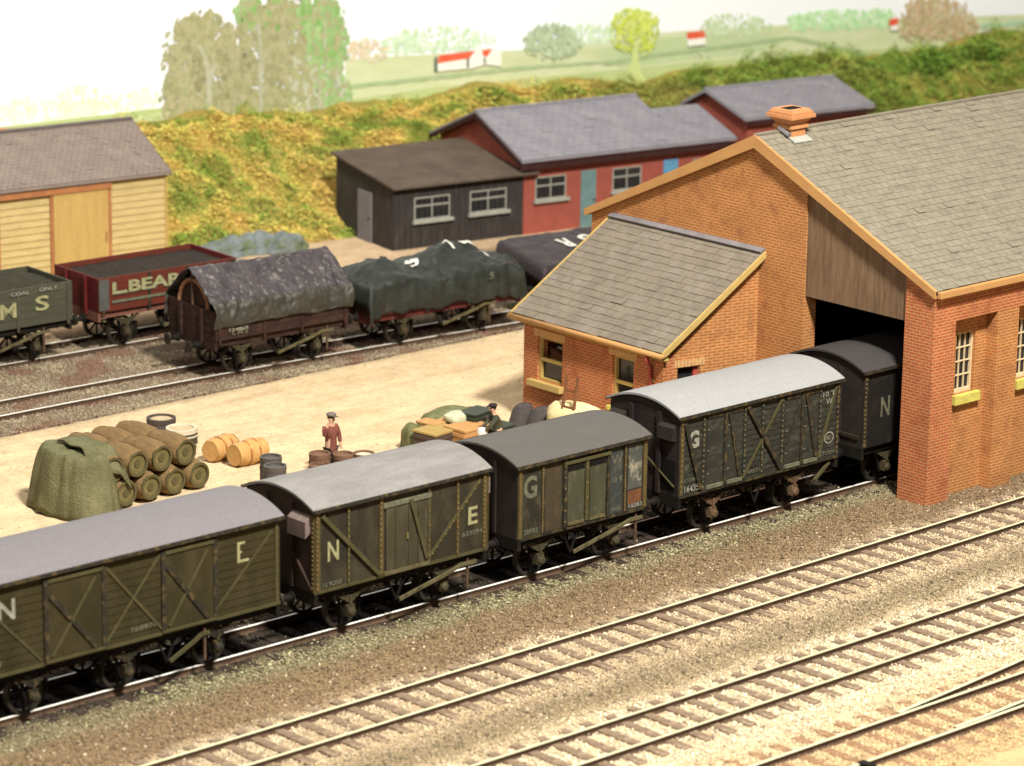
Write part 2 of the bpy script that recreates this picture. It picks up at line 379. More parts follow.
TB = track('rear yard siding that carries the open coal wagons', [(40, 75.02), (48.5, 74.63), (54.3, 74.36), (70, 73.6)], 36, 78, 'w', s_x0=38, s_x1=77, top=-.14)
# nearest line with a set of points opening at the right
tp = empty('railway_points', (0, 0, 0), 0, 'nearest track in the bottom right corner where a second pair of rails splits off', 'track', 'railway tracks running side by side')
pa = [(x, 39.38) for x in np.arange(34, 62, 1.0)]
for s in (-1, 1): rail_mesh(pa, s*.6285, 'y').build('rail', [RUST, RAILS['y']], tp)
pd = [(x, 39.38+.075+max(0, x-47.2)*.075+max(0, x-47.2)**2*.004) for x in np.arange(47.2, 60, .8)]
pe = [(x, 39.38-.02+max(0, x-48.2)*.045+max(0, x-48.2)**2*.006) for x in np.arange(47.4, 60, .8)]
rail_mesh(pd, .66, 'y').build('switch_rail', [RUST, RAILS['y']], tp); rail_mesh(pe, -.50, 'y').build('switch_rail', [RUST, RAILS['y']], tp)
fs = None; SL2 = pm('sleeper_wood_orange', (.27, .15, .08), (.19, .11, .065), 3, .85, dirt=(.5, .37, .2), dscale=6, damt=.7)
for i in range(30):
    if fs is None: fs = MB().box(-.115, .115, -1.2, 1.35, -.1, 0).build('sleeper', SL2, tp, bevel=.012); q = fs
    else: q = fs.copy(); COL.objects.link(q); q.parent = tp
    q.location = (38+i*.62, 39.4, -.128)
MB().box(-.09, .09, -.16, .16, -.1, .06).build('point_motor', pm('black_iron', (.015, .014, .013), None, 3, .6), tp).location = (44.55, 38.62, -.02)

# ------------------------------------------------------------------ embankment, foliage
EO, EY = Vector((62, 87, 0)), math.radians(-10)
EX, EN = Vector((math.cos(EY), math.sin(EY), 0)), Vector((-math.sin(EY), math.cos(EY), 0))
def hill_z(u, t):
    k = min(1, max(0, (t+5.6)/5.4)); k = k*k*(3-2*k)*.45+k*.55
    crest = 3.0+.16*math.sin(u*.5)+.10*math.sin(u*1.3+1)+(.22 if u > 33 else 0)*min(1, max(0, (u-33)/6))-.26
    return -.08+k*crest+k*(.25*mn.noise(Vector((u*.6, t*.6, 5)))+.10*mn.noise(Vector((u*2, t*2, 1))))
b = MB()
def hf(i, j):
    u = -34+i*104; t = -6.2+j*9.4; p = EO+EX*u+EN*t; return (p.x, p.y, hill_z(u, t))
b.grid(hf, 300, 36)
HB = pm('embankment_earth', (.46, .34, .09), (.28, .28, .06), 1.2, .95, dirt=(.46, .30, .09), dscale=.9, bump=.6, bscale=9, bdist=.1)
tag(b.build('embankment', HB, smooth=True), kind='structure')
def foliage(name, n, ur, tr, tfn, size, label, cat, lift=.12):
    u = rng.uniform(*ur, n); t = rng.uniform(*tr, n)
    P = np.array([(*(EO+EX*a+EN*c_)[:2], hill_z(a, c_)) for a, c_ in zip(u, t)])
    kk = np.array([mn.noise(Vector((a*1.4, c_*1.4, 7))) for a, c_ in zip(u, t)])
    P[:, 2] += rng.uniform(-.02, 1, n)*lift*np.clip(.55+3.2*kk, .08, 2.2)
    T = tfn(u, t, kk)*rng.uniform(.78, 1.22, (n, 1))
    return scatter(name, P, rng.uniform(*size, n), np.clip(T, 0, .8), STONE, shape='leaf', label=label, cat=cat)
YEL = np.array([.72, .58, .14]); ORA = np.array([.72, .50, .14]); GRN = np.array([.27, .37, .06]); DGR = np.array([.17, .29, .045]); LGR = np.array([.48, .50, .11])
def tone_left(u, t, k):
    a = np.array([mn.noise(Vector((x*.6, y*.9, 1))) for x, y in zip(u, t)])+.5*np.array([mn.noise(Vector((x*2.2, y*2.6, 5))) for x, y in zip(u, t)])+rng.normal(0, .09, len(u))
    T = np.where((a > .20)[:, None], GRN, np.where((a > .04)[:, None], LGR, np.where((a > -.24)[:, None], YEL, ORA)))
    g = np.clip((u-13)/12, 0, 1)+rng.normal(0, .15, len(u)); T = np.where((g > .5)[:, None], LGR*.62, T)
    return T
def tone_right(u, t, k):
    a = np.array([mn.noise(Vector((x*.9, y*1.1, 11))) for x, y in zip(u, t)])+rng.normal(0, .14, len(u))
    return np.where((a > .05)[:, None], GRN, np.where((a > -.25)[:, None], DGR*1.25, LGR))
foliage('ground_cover', 150000, (-6, 31), (-5.6, 1.8), tone_left, (.028, .070), 'orange yellow and green scrub covering the embankment between the sheds', 'scrub', .24)
foliage('ground_cover', 80000, (23, 46), (-4, 2.2), tone_right, (.03, .075), 'dense dark green undergrowth on the embankment behind the brick shed', 'undergrowth', .36)
# rounded bushes on the green stretch
BUSH = attr_mat('bush_leaf', .9, .15)
for i, (u, t, r, lab) in enumerate([(33.6, -.4, .75, 'dark round bush on the embankment crest just left of the white painted post'), (36.6, .2, .8, 'dark green bush at the right end of the embankment crest'), (14.2, 0, .5, 'small green bush on the crest above the left end of the long red building'), (17.6, .1, .5, 'small rounded bush on the crest above the middle of the long red building')]):
    c = EO+EX*u+EN*t; z0 = hill_z(u, t); n = 1800
    d = rng.normal(0, 1, (n, 3)); d /= np.linalg.norm(d, axis=1)[:, None]; rr = r*rng.uniform(.55, 1.05, n)**.5
    rr *= 1+.35*vnoise(d*1.0, 2.1, i*3)
    P = np.array([c.x, c.y, z0+r*.3])+d*rr[:, None]*np.array([1, 1, .75])
    T = np.where((vnoise(P, 2.2) > 0)[:, None], GRN, DGR*1.2 if i < 2 else LGR*.8)*rng.uniform(.6, 1.4, (n, 1))
    th = empty('bush', (c.x, c.y, z0), 0, lab, 'bush', 'bushes on the embankment')
    o = scatter('foliage', P-np.array([c.x, c.y, z0]), rng.uniform(.05, .11, n), T, BUSH, shape='leaf', parent=th); del o['kind']
    MB().tube([(0, 0, -.3), (.05, 0, r*.5)], [.06, .03], 6).build('stem', SLEEPER, th)
# grey boulders at the foot
ROCK = pm('grey_rock', (.22, .25, .25), (.12, .15, .13), 2.5, .9, dirt=(.17, .20, .06), dscale=2.2, dthr=(.5, .7), bump=.8, bscale=8, bdist=.08)
for i, (x, y, s, lab) in enumerate([(62.1, 81.2, (1.15, .7, .55), 'long grey rock beside the corner of the timber shed'), (63.6, 80.5, (.85, .6, .62), 'tallest grey rock, nearest to the black shed'), (61.2, 81.1, (.7, .5, .45), 'small grey rock touching the timber shed corner'), (62.9, 81.0, (.9, .6, .6), 'grey rock in the middle of the row at the embankment foot')]):
    b = MB(); nU, nV = 22, 12
    def rf(a, c_, i=i, s=s):
        th_, ph = a*2*math.pi, (c_-.15)*math.pi/1.7
        d = Vector((math.cos(th_)*math.cos(ph), math.sin(th_)*math.cos(ph), math.sin(ph)))
        k = 1+.35*mn.noise(Vector((d.x*1.8, d.y*1.8, d.z*1.8+i*5)))+.12*mn.noise(d*6)
        return (d.x*s[0]*k, d.y*s[1]*k, d.z*s[2]*k)
    b.grid(rf, nU, nV); o = b.build('boulder', ROCK, smooth=False); o.location = (x, y, -.05); o.rotation_euler = (0, 0, EY)
    tag(o, lab, 'rock', 'grey rocks at the foot of the embankment')
# ------------------------------------------------------------------ painted backscene board (a real flat painted board behind the layout)
BO = Vector((62, 90, 0))
def on_board(px, py, lift=0.0):
    """where a mark of the painting sits on the flat board (board metres u along, v up)"""
    r = FW+RT*((px-512)/FPX)-UP*((py-383)/FPX); c = Vector((0, 0, CH))
    k = ((BO-c).dot(EN))/r.dot(EN); P = c+r*k
    return ((P-BO).dot(EX), P.z)
bd = empty('painted_backscene', (BO.x, BO.y, 0), EY, 'tall board painted with a pale sky, fields, trees and red roofed cottages behind the layout', 'backdrop')
def paint(name, c1, c2, sc=2.0, st=(1, 1, 1)): return pm(name, c1, c2, sc, .9, fine=.03, stretch=st, spec=.1)
MB().box(-60, 110, .0, .12, -1, 30).build('painted_sky', paint('paint_sky', (.93, .95, .99), (.90, .93, .97), .15), bd)
LAY = [0]
def layer(): LAY[0] += 1; return -.004*LAY[0]
def flat(name, pts, mat, lab=None, rough_edge=0, z=None):
    y = layer(); P = []
    uv = [on_board(*p) for p in pts]
    n = len(uv)
    for i in range(n):
        (a, b_), (c_, d) = uv[i], uv[(i+1) % n]; k = max(1, int(math.hypot(c_-a, d-b_)/.25)) if rough_edge else 1
        for j in range(k):
            t = j/k; u, v = a+(c_-a)*t, b_+(d-b_)*t
            if rough_edge: u += rough_edge*mn.noise(Vector((u*3, v*3, i))); v += rough_edge*mn.noise(Vector((u*3+9, v*3, i)))
            P.append((u, y, v))
    o = MB().add(P, [tuple(range(len(P)))]).build(name, mat, bd)
    if lab: o['label'] = lab
    return o
def dabs(name, blobs, cols, n, size, lab=None, st=1.3, seed=1):
    """brush dabs filling ellipses (px centre, px radii) with many overlapping flat strokes"""
    R = random.Random(seed); y0 = layer(); b = MB(); mats = [paint('paint_%02d_%02d_%02d' % tuple(int(x*99) for x in c), c, tuple(x*.86 for x in c), 3) for c in cols]
    tot = sum(rx*ry for _, _, rx, ry, *_ in blobs)
    for (cx, cy, rx, ry, *ci) in blobs:
        k = max(6, int(n*rx*ry/tot))
        for _ in range(k):
            a = R.uniform(0, 2*math.pi); q = math.sqrt(R.random())*(1+(.30 if n > 700 else .08)*mn.noise(Vector((math.cos(a)*3.2, math.sin(a)*3.2, seed))))
            u, v = on_board(cx+rx*q*math.cos(a), cy+ry*q*math.sin(a))
            b.mi = R.choice(ci[0]) if ci else R.randrange(len(cols)); s = size*R.uniform(.35, 1.2)*(1 if q < .85 else .7); y = y0-R.random()*.0038
            m_ = 6; rot = R.uniform(0, 3)
            b.add([(u+s*math.cos(rot+2*math.pi*i/m_)*R.uniform(.7, 1.1), y, v+s*st*math.sin(rot+2*math.pi*i/m_)*R.uniform(.7, 1.1)) for i in range(m_)], [tuple(range(m_))])
    o = b.build(name, mats, bd)
    if lab: o['label'] = lab
    return o
# distant hills, far woods
dabs('painted_wood', [(40, 112, 60, 14), (80, 104, 26, 20), (115, 106, 34, 12), (142, 98, 16, 12), (10, 112, 20, 10)], [(.80, .90, .76), (.86, .94, .82), (.78, .90, .62), (.88, .93, .76)], 420, .12, 'pale green distant wood painted behind the timber shed roof', seed=2)
flat('painted_field', [(-60, 134), (160, 108), (345, 94), (430, 82), (700, 52), (1100, 26), (1100, 150), (-60, 240)], paint('paint_field', (.52, .60, .29), (.45, .54, .24), .7, (1, 1, 4)), 'pale yellow green pasture', .03)
flat('painted_field', [(-60, 140), (170, 112), (345, 86), (345, 60), (400, 56), (520, 50), (640, 34), (700, 30), (860, 20), (1100, 12), (1100, 34), (700, 62), (430, 88), (-60, 160)], paint('paint_field_far', (.66, .70, .46), (.58, .64, .36), .8, (1, 1, 3)), 'washed out distant pasture', .02)
flat('painted_field', [(590, 52), (640, 38), (760, 34), (790, 40), (760, 52), (620, 68)], paint('paint_field_mid', (.50, .60, .32), (.56, .64, .40), .8), None, .02)
dabs('painted_wood', [(588, 34, 34, 10)], [(.70, .86, .62), (.76, .88, .70), (.64, .80, .54)], 150, .10, 'pale green wood painted left of the lime tree', seed=14)
dabs('painted_wood', [(440, 40, 56, 13), (400, 45, 22, 9)], [(.66, .84, .58), (.74, .88, .68), (.60, .78, .52), (.80, .89, .74)], 300, .10, 'pale green line of far trees painted behind the cottages', seed=3)
dabs('painted_wood', [(735, 25, 34, 12), (712, 28, 14, 9), (758, 28, 14, 9)], [(.62, .74, .46), (.70, .80, .56), (.56, .68, .40)], 220, .09, 'grey green copse painted above the third roof', seed=4)
dabs('painted_wood', [(840, 20, 50, 10), (800, 22, 14, 9), (880, 18, 18, 9)], [(.46, .76, .38), (.58, .84, .48), (.68, .86, .56)], 420, .11, 'bright green row of trees painted left of the brown tree', seed=5)
dabs('painted_tree', [(368, 50, 22, 12), (358, 54, 12, 9)], [(.76, .62, .44), (.70, .66, .42), (.80, .72, .54)], 120, .09, 'small brown tree painted right of the tall trees', seed=6)
# hedges
HEDGE = paint('paint_hedge', (.36, .47, .25), (.46, .55, .32), 3)
flat('painted_hedge', [(100, 137), (170, 126), (345, 85), (430, 76), (520, 66), (610, 60), (612, 63), (520, 70), (430, 80), (345, 89), (172, 130), (100, 141)], HEDGE, None, .05)
flat('painted_hedge', [(600, 62), (660, 52), (730, 44), (790, 36), (792, 38), (730, 48), (660, 56), (604, 66)], HEDGE, None, .04)
flat('painted_hedge', [(792, 36), (830, 44), (880, 56), (884, 60), (830, 48), (790, 39)], HEDGE, None, .04)
flat('painted_hedge', [(980, 24), (1100, 14), (1100, 18), (980, 29)], paint('paint_hedge_far', (.40, .60, .42), (.5, .68, .46), 3), None, .04)
# trees
OLV = [(0.386, 0.372, 0.191), (0.439, 0.417, 0.229), (0.342, 0.342, 0.183), (0.462, 0.431, 0.266), (0.311, 0.289, 0.154), (0.417, 0.431, 0.236), (0.266, 0.462, 0.146), (0.386, 0.567, 0.251), (0.326, 0.506, 0.206), (0.537, 0.552, 0.417)]
A = [0, 1, 2, 3, 5]; Bn = [4, 4, 0, 2]; G1 = [6, 7, 8, 5]
dabs('painted_tree', [(205, 70, 44, 58, A), (203, 36, 30, 26, A), (186, 100, 26, 30, A), (232, 100, 22, 30, A), (198, 70, 7, 22, Bn), (225, 74, 6, 20, Bn)], OLV, 1500, .13, 'large olive brown tree, leftmost of the three tall ones, pale trunk', 1.3, 7)
dabs('painted_tree', [(258, 60, 32, 62, A), (285, 50, 26, 56, A), (268, 14, 30, 20, [0, 1, 6, 5]), (246, 12, 12, 18, G1), (262, 115, 34, 20, A), (252, 66, 5, 9, Bn)], OLV, 1500, .13, 'tall olive tree with a green crown, middle of the three', 1.3, 8)
dabs('painted_tree', [(325, 44, 22, 44, [5, 8, 7, 1]), (318, 14, 24, 20, G1+[5]), (330, 95, 20, 34, [8, 5, 7, 9]), (325, 48, 17, 9, [6]), (304, 90, 16, 40, [5, 1, 9])], OLV, 1300, .13, 'tall fresh green tree, rightmost of the three', 1.3, 9)
TR = paint('paint_trunk', (.50, .50, .38), (.38, .38, .24), 4)
for pts in ([(205, 130), (206, 80), (203, 60), (197, 45), (199, 44), (207, 58), (210, 70), (214, 60), (216, 61), (211, 82), (209, 130)], [(258, 128), (258, 60), (256, 22), (259, 22), (262, 60), (262, 128)], [(316, 118), (317, 80), (320, 80), (321, 118)], [(322, 50), (323, 20), (325, 20), (325, 50)]):
    flat('painted_trunk', pts, TR, None, .015)
dabs('painted_tree', [(551, 42, 29, 17), (551, 34, 22, 12)], [(.48, .58, .38), (.55, .65, .45), (.42, .53, .34)], 420, .10, 'grey green round tree painted between the cottages and the lime tree', seed=10)
dabs('painted_tree', [(634, 34, 25, 22), (630, 20, 20, 12), (640, 22, 18, 12)], [(.62, .72, .10), (.70, .78, .18), (.55, .66, .10), (.74, .80, .30)], 480, .09, 'bright lime yellow tree', seed=11)
flat('painted_trunk', [(622, 90), (630, 60), (633, 40), (637, 40), (637, 62), (646, 88)], paint('paint_lime_trunk', (.62, .70, .30), (.56, .66, .26), 4), None, .02)
dabs('painted_tree', [(936, 20, 38, 20), (918, 28, 22, 14), (955, 26, 22, 15), (930, 4, 26, 12)], [(.58, .42, .24), (.66, .50, .32), (.52, .40, .20), (.62, .56, .34)], 760, .10, 'broad russet brown tree at the top right', seed=12)
# cottages
RR = paint('paint_red_roof', (.80, .10, .05), (.74, .16, .08), 4); WW = paint('paint_white_wall', (.92, .91, .84), (.86, .86, .76), 3); DK = paint('paint_dark', (.10, .16, .12), (.16, .2, .14), 3)
def cottage(parts, lab):
    for k, (nm, mt, pts) in enumerate(parts): o = flat(nm, pts, mt); o['label'] = lab
cottage([('painted_cottage', WW, [(436, 56), (470, 52), (476, 46), (492, 48), (500, 50), (500, 66), (484, 64), (470, 68), (436, 71)]), ('painted_roof', RR, [(437, 55), (474, 50), (468, 58), (436, 63)]), ('painted_roof', RR, [(480, 50), (491, 48), (486, 56), (482, 56)]), ('painted_door', DK, [(433, 57), (436, 56), (436, 71), (433, 71)]), ('painted_door', DK, [(465, 58), (467.5, 58), (467.5, 67), (465, 67)]), ('painted_door', DK, [(482, 57), (484, 57), (484, 63), (482, 63)])], 'long white cottage with a red roof')
cottage([('painted_cottage', WW, [(685, 37), (704, 36), (704, 44), (686, 46)]), ('painted_roof', RR, [(685, 32), (702, 30), (704, 37), (686, 39)])], 'small white cottage with a red roof')
cottage([('painted_cottage', WW, [(888, 22), (896, 21), (896, 30), (888, 30)]), ('painted_roof', RR, [(887, 19), (896, 17), (896, 24), (887, 26)])], 'tiny red roofed cottage beside the brown tree')
cottage([('painted_roof', RR, [(-10, 128), (24, 128), (20, 140), (-10, 140)])], 'red roof painted behind the timber shed')
dabs('painted_figure', [(985, 38, 12, 10)], [(.90, .88, .86), (.82, .80, .76)], 40, .12, 'white painted post and gate at the field edge', seed=13)

# ------------------------------------------------------------------ building materials
BRK = brick_mat('orange_brick', (.385, .135, .040), (.41, .152, .045), (.47, .25, .10), tint=(.24, .095, .04))
BRKR = brick_mat('red_orange_brick', (.385, .098, .037), (.41, .11, .040), (.46, .22, .10), tint=(.27, .075, .03))
SOLD = brick_mat('soldier_course', (.50, .22, .08), (.58, .28, .10), (.52, .36, .17), vert=True)
OCHRE = pm('ochre_paint', (.50, .27, .10), (.44, .235, .09), 2, .6, dirt=(.45, .22, .08), dscale=2, dthr=(.6, .8), damt=.5)
YELP = pm('mustard_paint', (.50, .35, .12), (.43, .30, .10), 2, .6)
LIME = pm('yellow_stone', (.62, .56, .13), (.52, .45, .10), 4, .7, dirt=(.35, .28, .08), dscale=5, damt=.5)
CREAM = pm('cream_paint', (.72, .58, .36), (.62, .48, .28), 4, .55)
SLATE = pm('slate_olive_grey', (0.235, 0.2042, 0.1503), (0.18, 0.1587, 0.1183), 2.2, .75, dirt=(0.285, 0.247, 0.1794), dscale=1.4, dthr=(.45, .7), damt=.6, stretch=(1, 2.2, 1), bump=.25, bscale=30)
SLATE2 = pm('slate_brown_grey', (.205, .172, .13), (.165, .137, .105), 2.2, .75, dirt=(.245, .21, .175), dscale=1.4, damt=.6, bump=.25, bscale=30)
SLATE3 = pm('slate_purple_grey', (.27, .255, .28), (.22, .21, .235), 1.6, .7, dirt=(.33, .31, .32), dscale=1.2, damt=.6)
LEAD = pm('lead_flashing', (0.204, 0.1904, 0.198), (0.1496, 0.136, 0.138), 3, .5)
BLK = pm('dark_void', (.008, .007, .006), None, 3, .9, fine=0)
GLASS = pm('dark_window_glass', (.014, .014, .016), (.02, .02, .022), 3, .12, spec=.5, fine=0)
PIPE = pm('red_pipe', (.42, .08, .06), (.34, .07, .05), 4, .5)
m, N, L, B = new_mat('boarding_brown'); tc = N.new('ShaderNodeTexCoord'); mp = N.new('ShaderNodeMapping'); mp.inputs['Scale'].default_value = (1, 1, .12); L.new(tc.outputs['Object'], mp.inputs[0])
f = nz(N, L, mp.outputs[0], 9, 6, .65); r = ramp(N, [(.3, (.10, .055, .028)), (.5, (.15, .088, .045)), (.72, (.21, .135, .075))]); L.new(f, r.inputs[0]); L.new(r.outputs[0], B.inputs['Base Color']); B.inputs['Roughness'].default_value = .85
BOARD = m

# ------------------------------------------------------------------ brick goods shed (gable faces -X)
GX, YN, YF, EZ, YP, PZ = 58.55, 49.24, 61.10, 5.12, 55.2, 7.95
XE = 78.0
shed = empty('goods_shed', (GX, YP, 0), 0, 'large orange brick goods shed with grey slates, the row of vans entering its door', 'building')
lx, ly = (lambda x: x-GX), (lambda y: y-YP)
def gable_z(y): return PZ-(PZ-EZ)*abs(y-YP)/(YP-YN)
OPL, OPR, OPZ, BDZ = 53.48, 50.16, 4.27, None
# gable wall: left block, pillar, thickness .5
b = MB()
b.prism([(0, ly(YF), -.3), (0, ly(YF), gable_z(YF)), (0, 0, PZ), (0, ly(OPL), gable_z(OPL)), (0, ly(OPL), -.3)], (.45, 0, 0))
b.build('gable_wall', BRK, shed)
MB().prism([(-.03, ly(OPR), -.3), (-.03, ly(YN)-.0, -.3), (-.03, ly(YN)-.0, gable_z(YN)-.05), (-.03, ly(OPR), gable_z(OPR)-.05)], (.8, 0, 0)).build('pillar', BRKR, shed)
MB().prism([(.05, ly(OPL), OPZ), (.05, ly(OPR)+.002, OPZ), (.05, ly(OPR)+.002, gable_z(OPR)-.05), (.05, ly(OPL), gable_z(OPL)-.05)], (.12, 0, 0)).build('boarding', BOARD, shed)
MB().box(.18, .4, ly(OPR), ly(OPL), OPZ+.02, OPZ+.2).build('lintel', BLK, shed)
# near long wall: fascia band, pilasters, recessed panels
yn = ly(YN)
MB().box(.772, lx(XE), yn+.0, yn+.5, 4.34, EZ-.05).build('wall_head', BRKR, shed)
bay = 2.34
px0 = .80
for i in range(8):
    a = px0+1.54+i*bay
    if a < lx(XE)-1: MB().box(a, a+.80, yn+.004, yn+.45, -.3, 4.338).build('pilaster', BRK, shed)
for i in range(8):
    a = px0+i*bay if i == 0 else px0+i*bay
    e = a+1.54; w0, w1 = a+.42, a+1.12; z0, z1 = 2.36, 3.88; yp = yn+.33
    if e > lx(XE): break
    b = MB()
    b.box(a-.0, w0, yp, yp+.2, -.3, 4.338).box(w1, e, yp, yp+.2, -.3, 4.338).box(w0, w1, yp, yp+.2, -.3, z0).box(w0, w1, yp, yp+.2, z1+.0, 4.338)
    b.build('wall_panel', BRK, shed)
    wf = MB()
    t = .05
    yw = yp+.08
    wf.box(w0, w0+t, yw, yw+.07, z0, z1).box(w1-t, w1, yw, yw+.07, z0, z1).box(w0+t, w1-t, yw, yw+.07, z1-t, z1).box(w0+t, w1-t, yw, yw+.07, z0, z0+.09)
    for k in range(1, 3): x = w0+t+(w1-w0-2*t)*k/3; wf.box(x-.014, x+.014, yw+.02, yw+.055, z0+.09, z1-t)
    for k in range(1, 4): z = z0+.09+(z1-z0-.14)*k/4; wf.box(w0+t, w1-t, yw+.012, yw+.052, z-.014, z+.014)
    win = wf.build('window', CREAM, shed)
    MB().box(w0+.01, w1-.01, yw+.075, yw+.09, z0, z1).build('pane', GLASS, win)
    MB().box(w0-.10, w1+.14, yp-.14, yp-.002, z0-.24, z0-.0).build('sill', LIME, win, bevel=.012)
# other walls
MB().box(.452, lx(XE), ly(YF)-.45, ly(YF), -.3, EZ-.02).build('back_wall', BRK, shed)
MB().prism([(lx(XE)-.4, ly(YF)-.46, -.3), (lx(XE)-.4, ly(YF)-.46, EZ-.1), (lx(XE)-.4, 0, PZ-.05), (lx(XE)-.4, ly(YN)+.46, EZ-.1), (lx(XE)-.4, ly(YN)+.46, -.3)], (.4, 0, 0)).build('end_wall', BRK, shed)
# inner platform edge and dark loading deck
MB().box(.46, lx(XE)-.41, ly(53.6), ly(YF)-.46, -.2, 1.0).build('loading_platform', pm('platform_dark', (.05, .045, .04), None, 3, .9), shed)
# roof slopes
over = .07
for s in (-1, 1):
    rise = (PZ-EZ)/(YP-YN); e = Vector((-.10, s*(YP-YN+over), EZ-over*rise+.10)); top = Vector((-.10, 0, PZ+.10))
    ln = (top-e).length
    base = MB().prism([(e.x, e.y, e.z-.09), (e.x, 0, PZ+.01), (e.x, 0, PZ+.09), (e.x, e.y, e.z-.01)], (lx(XE)+.3, 0, 0)).build('roof', pm('roof_core', (.03, .026, .022), None, 3, .9), shed)
    sl = slates(lx(XE)+.35, ln-.02, 29, .27, th=.012, lift=.016, seed=5+s)
    o = sl.build('slates', SLATE, base)
    if s < 0: place(o, e, (1, 0, 0), top-e)
    else: place(o, e+Vector((lx(XE)+.35, 0, 0)), (-1, 0, 0), top-e)
MB().bar((-.12, 0, PZ+.12), (lx(XE)+.2, 0, PZ+.12), .14, .05).build('ridge', SLATE, shed)
for s in (-1, 1):
    rise = (PZ-EZ)/(YP-YN); yo = s*(YP-YN+over)
    MB().prism([(-.16, 0, PZ+.12), (-.16, yo, EZ-over*rise+.13), (-.16, yo, EZ-over*rise-.06), (-.16, 0, PZ-.20)], (.10, 0, 0)).build('barge_board', OCHRE, shed)
    MB().box(-.06, lx(XE)+.2, yo-s*.0, yo+s*.13, EZ-over*rise-.07, EZ-over*rise+.10).build('gutter', OCHRE, shed, bevel=.02)
    MB().box(0, lx(XE)+.2, yo-s*.05, yo-s*.001, EZ-over*rise-.045, EZ-over*rise+.0).build('soffit', OCHRE, shed)
# ridge ventilator stack
vt = empty('roof_ventilator', (0, 0, 0)); vt.parent = shed; vt.location = (1.25, -.12, 7.62)
TC = pm('terracotta', (0.5412, 0.246, 0.1066), (0.451, 0.1968, 0.082), 4, .6, dirt=(0.615, 0.3444, 0.164), dscale=4, damt=.5)
bpy.data.objects.remove(vt)
def ring(b, hx, hy, z0, hx2, hy2, z1, c=(1.05, -.10)):
    x, y = c
    b.add([(x-hx, y-hy, z0), (x+hx, y-hy, z0), (x+hx, y+hy, z0), (x-hx, y+hy, z0), (x-hx2, y-hy2, z1), (x+hx2, y-hy2, z1), (x+hx2, y+hy2, z1), (x-hx2, y+hy2, z1)], [(0,3,2,1),(4,5,6,7),(0,1,5,4),(1,2,6,5),(2,3,7,6),(3,0,4,7)])
b = MB()
for z0, z1, h0, h1 in ((7.4, 8.16, .27, .26), (8.16, 8.24, .32, .31), (8.24, 8.32, .27, .29), (8.32, 8.42, .32, .38), (8.42, 8.50, .44, .44), (8.50, 8.57, .40, .40), (8.57, 8.63, .36, .34)):
    ring(b, h0, h0*1.0, z0, h1, h1*1.0, z1)
vent = b.build('chimney', TC, shed)
b = MB(); ring(b, .22, .15, 8.632, .22, .15, 8.64); b.build('flue_opening', BLK, vent)
b = MB(); sl_ = (PZ-EZ)/(YP-YN)
b.prism([(.74, -.34, PZ+.145-.34*sl_), (1.36, -.34, PZ+.145-.34*sl_), (1.40, -.56, PZ+.15-.56*sl_), (.72, -.56, PZ+.15-.56*sl_)], (0, 0, .03)); b.build('flashing', pm('pale_flashing', (.42, .43, .37), (.34, .35, .3), 4, .5), vent)
b = MB(); b.tube([(.74, -.36, PZ+.05), (.74, .0, PZ+.2)], [.07, .07], 8); b.build('flashing', LEAD, vent)

# ------------------------------------------------------------------ lean-to office
AX, AYR, AYL = 55.88, 55.02, 60.14
ax_r = GX
an = empty('office_annex', (AX, AYR, 0), 0, 'low brick lean-to office with a brown slate roof against the goods shed gable', 'building')
AEZ, ATZ = 2.92, 5.05; ad_ = GX-.004-AX; al = AYL-AYR
# front wall (-X face) with two window openings
wins = [(1.05, 1.82, 1.1, 2.42), (3.66, 4.60, 1.2, 2.36)]     # along y from AYR
b = MB(); y = 0
for (a, e, z0, z1) in wins:
    b.box(0, .3, y, a, -.2, AEZ); b.box(0, .3, a, e, -.2, z0); b.box(0, .3, a, e, z1, AEZ); y = e
b.box(0, .3, y, al, -.2, AEZ); b.build('front_wall', BRKR, an)
for k, (a, e, z0, z1) in enumerate(wins):
    w = MB().box(.06, .14, a, a+.07, z0, z1).box(.06, .14, e-.07, e, z0, z1).box(.06, .14, a+.07, e-.07, z1-.06, z1).box(.06, .14, a+.07, e-.07, z0, z0+.06).box(.05, .13, a+.07, e-.07, (z0+z1)/2-.06, (z0+z1)/2+.03)
    w = w.build('window', YELP, an)
    MB().box(-.015, .0, a-.12, e+.12, z1+.0, z1+.20).build('window_arch', SOLD, w)
    if k == 0: MB().box(.145, .155, a, e, z0, z1).build('pane', GLASS, w)
    else:
        MB().box(.145, .155, a, e, z0, (z0+z1)/2-.05).build('pane', GLASS, w)
    if k == 1: MB().box(-.16, -.002, a-.10, e+.20, z0-.17, z0-.0).build('sill', YELP, w, bevel=.01)
    else: MB().box(-.10, -.002, a-.08, e+.08, z0-.12, z0).build('sill', LIME, w, bevel=.01)
rs = (ATZ-AEZ)/ad_
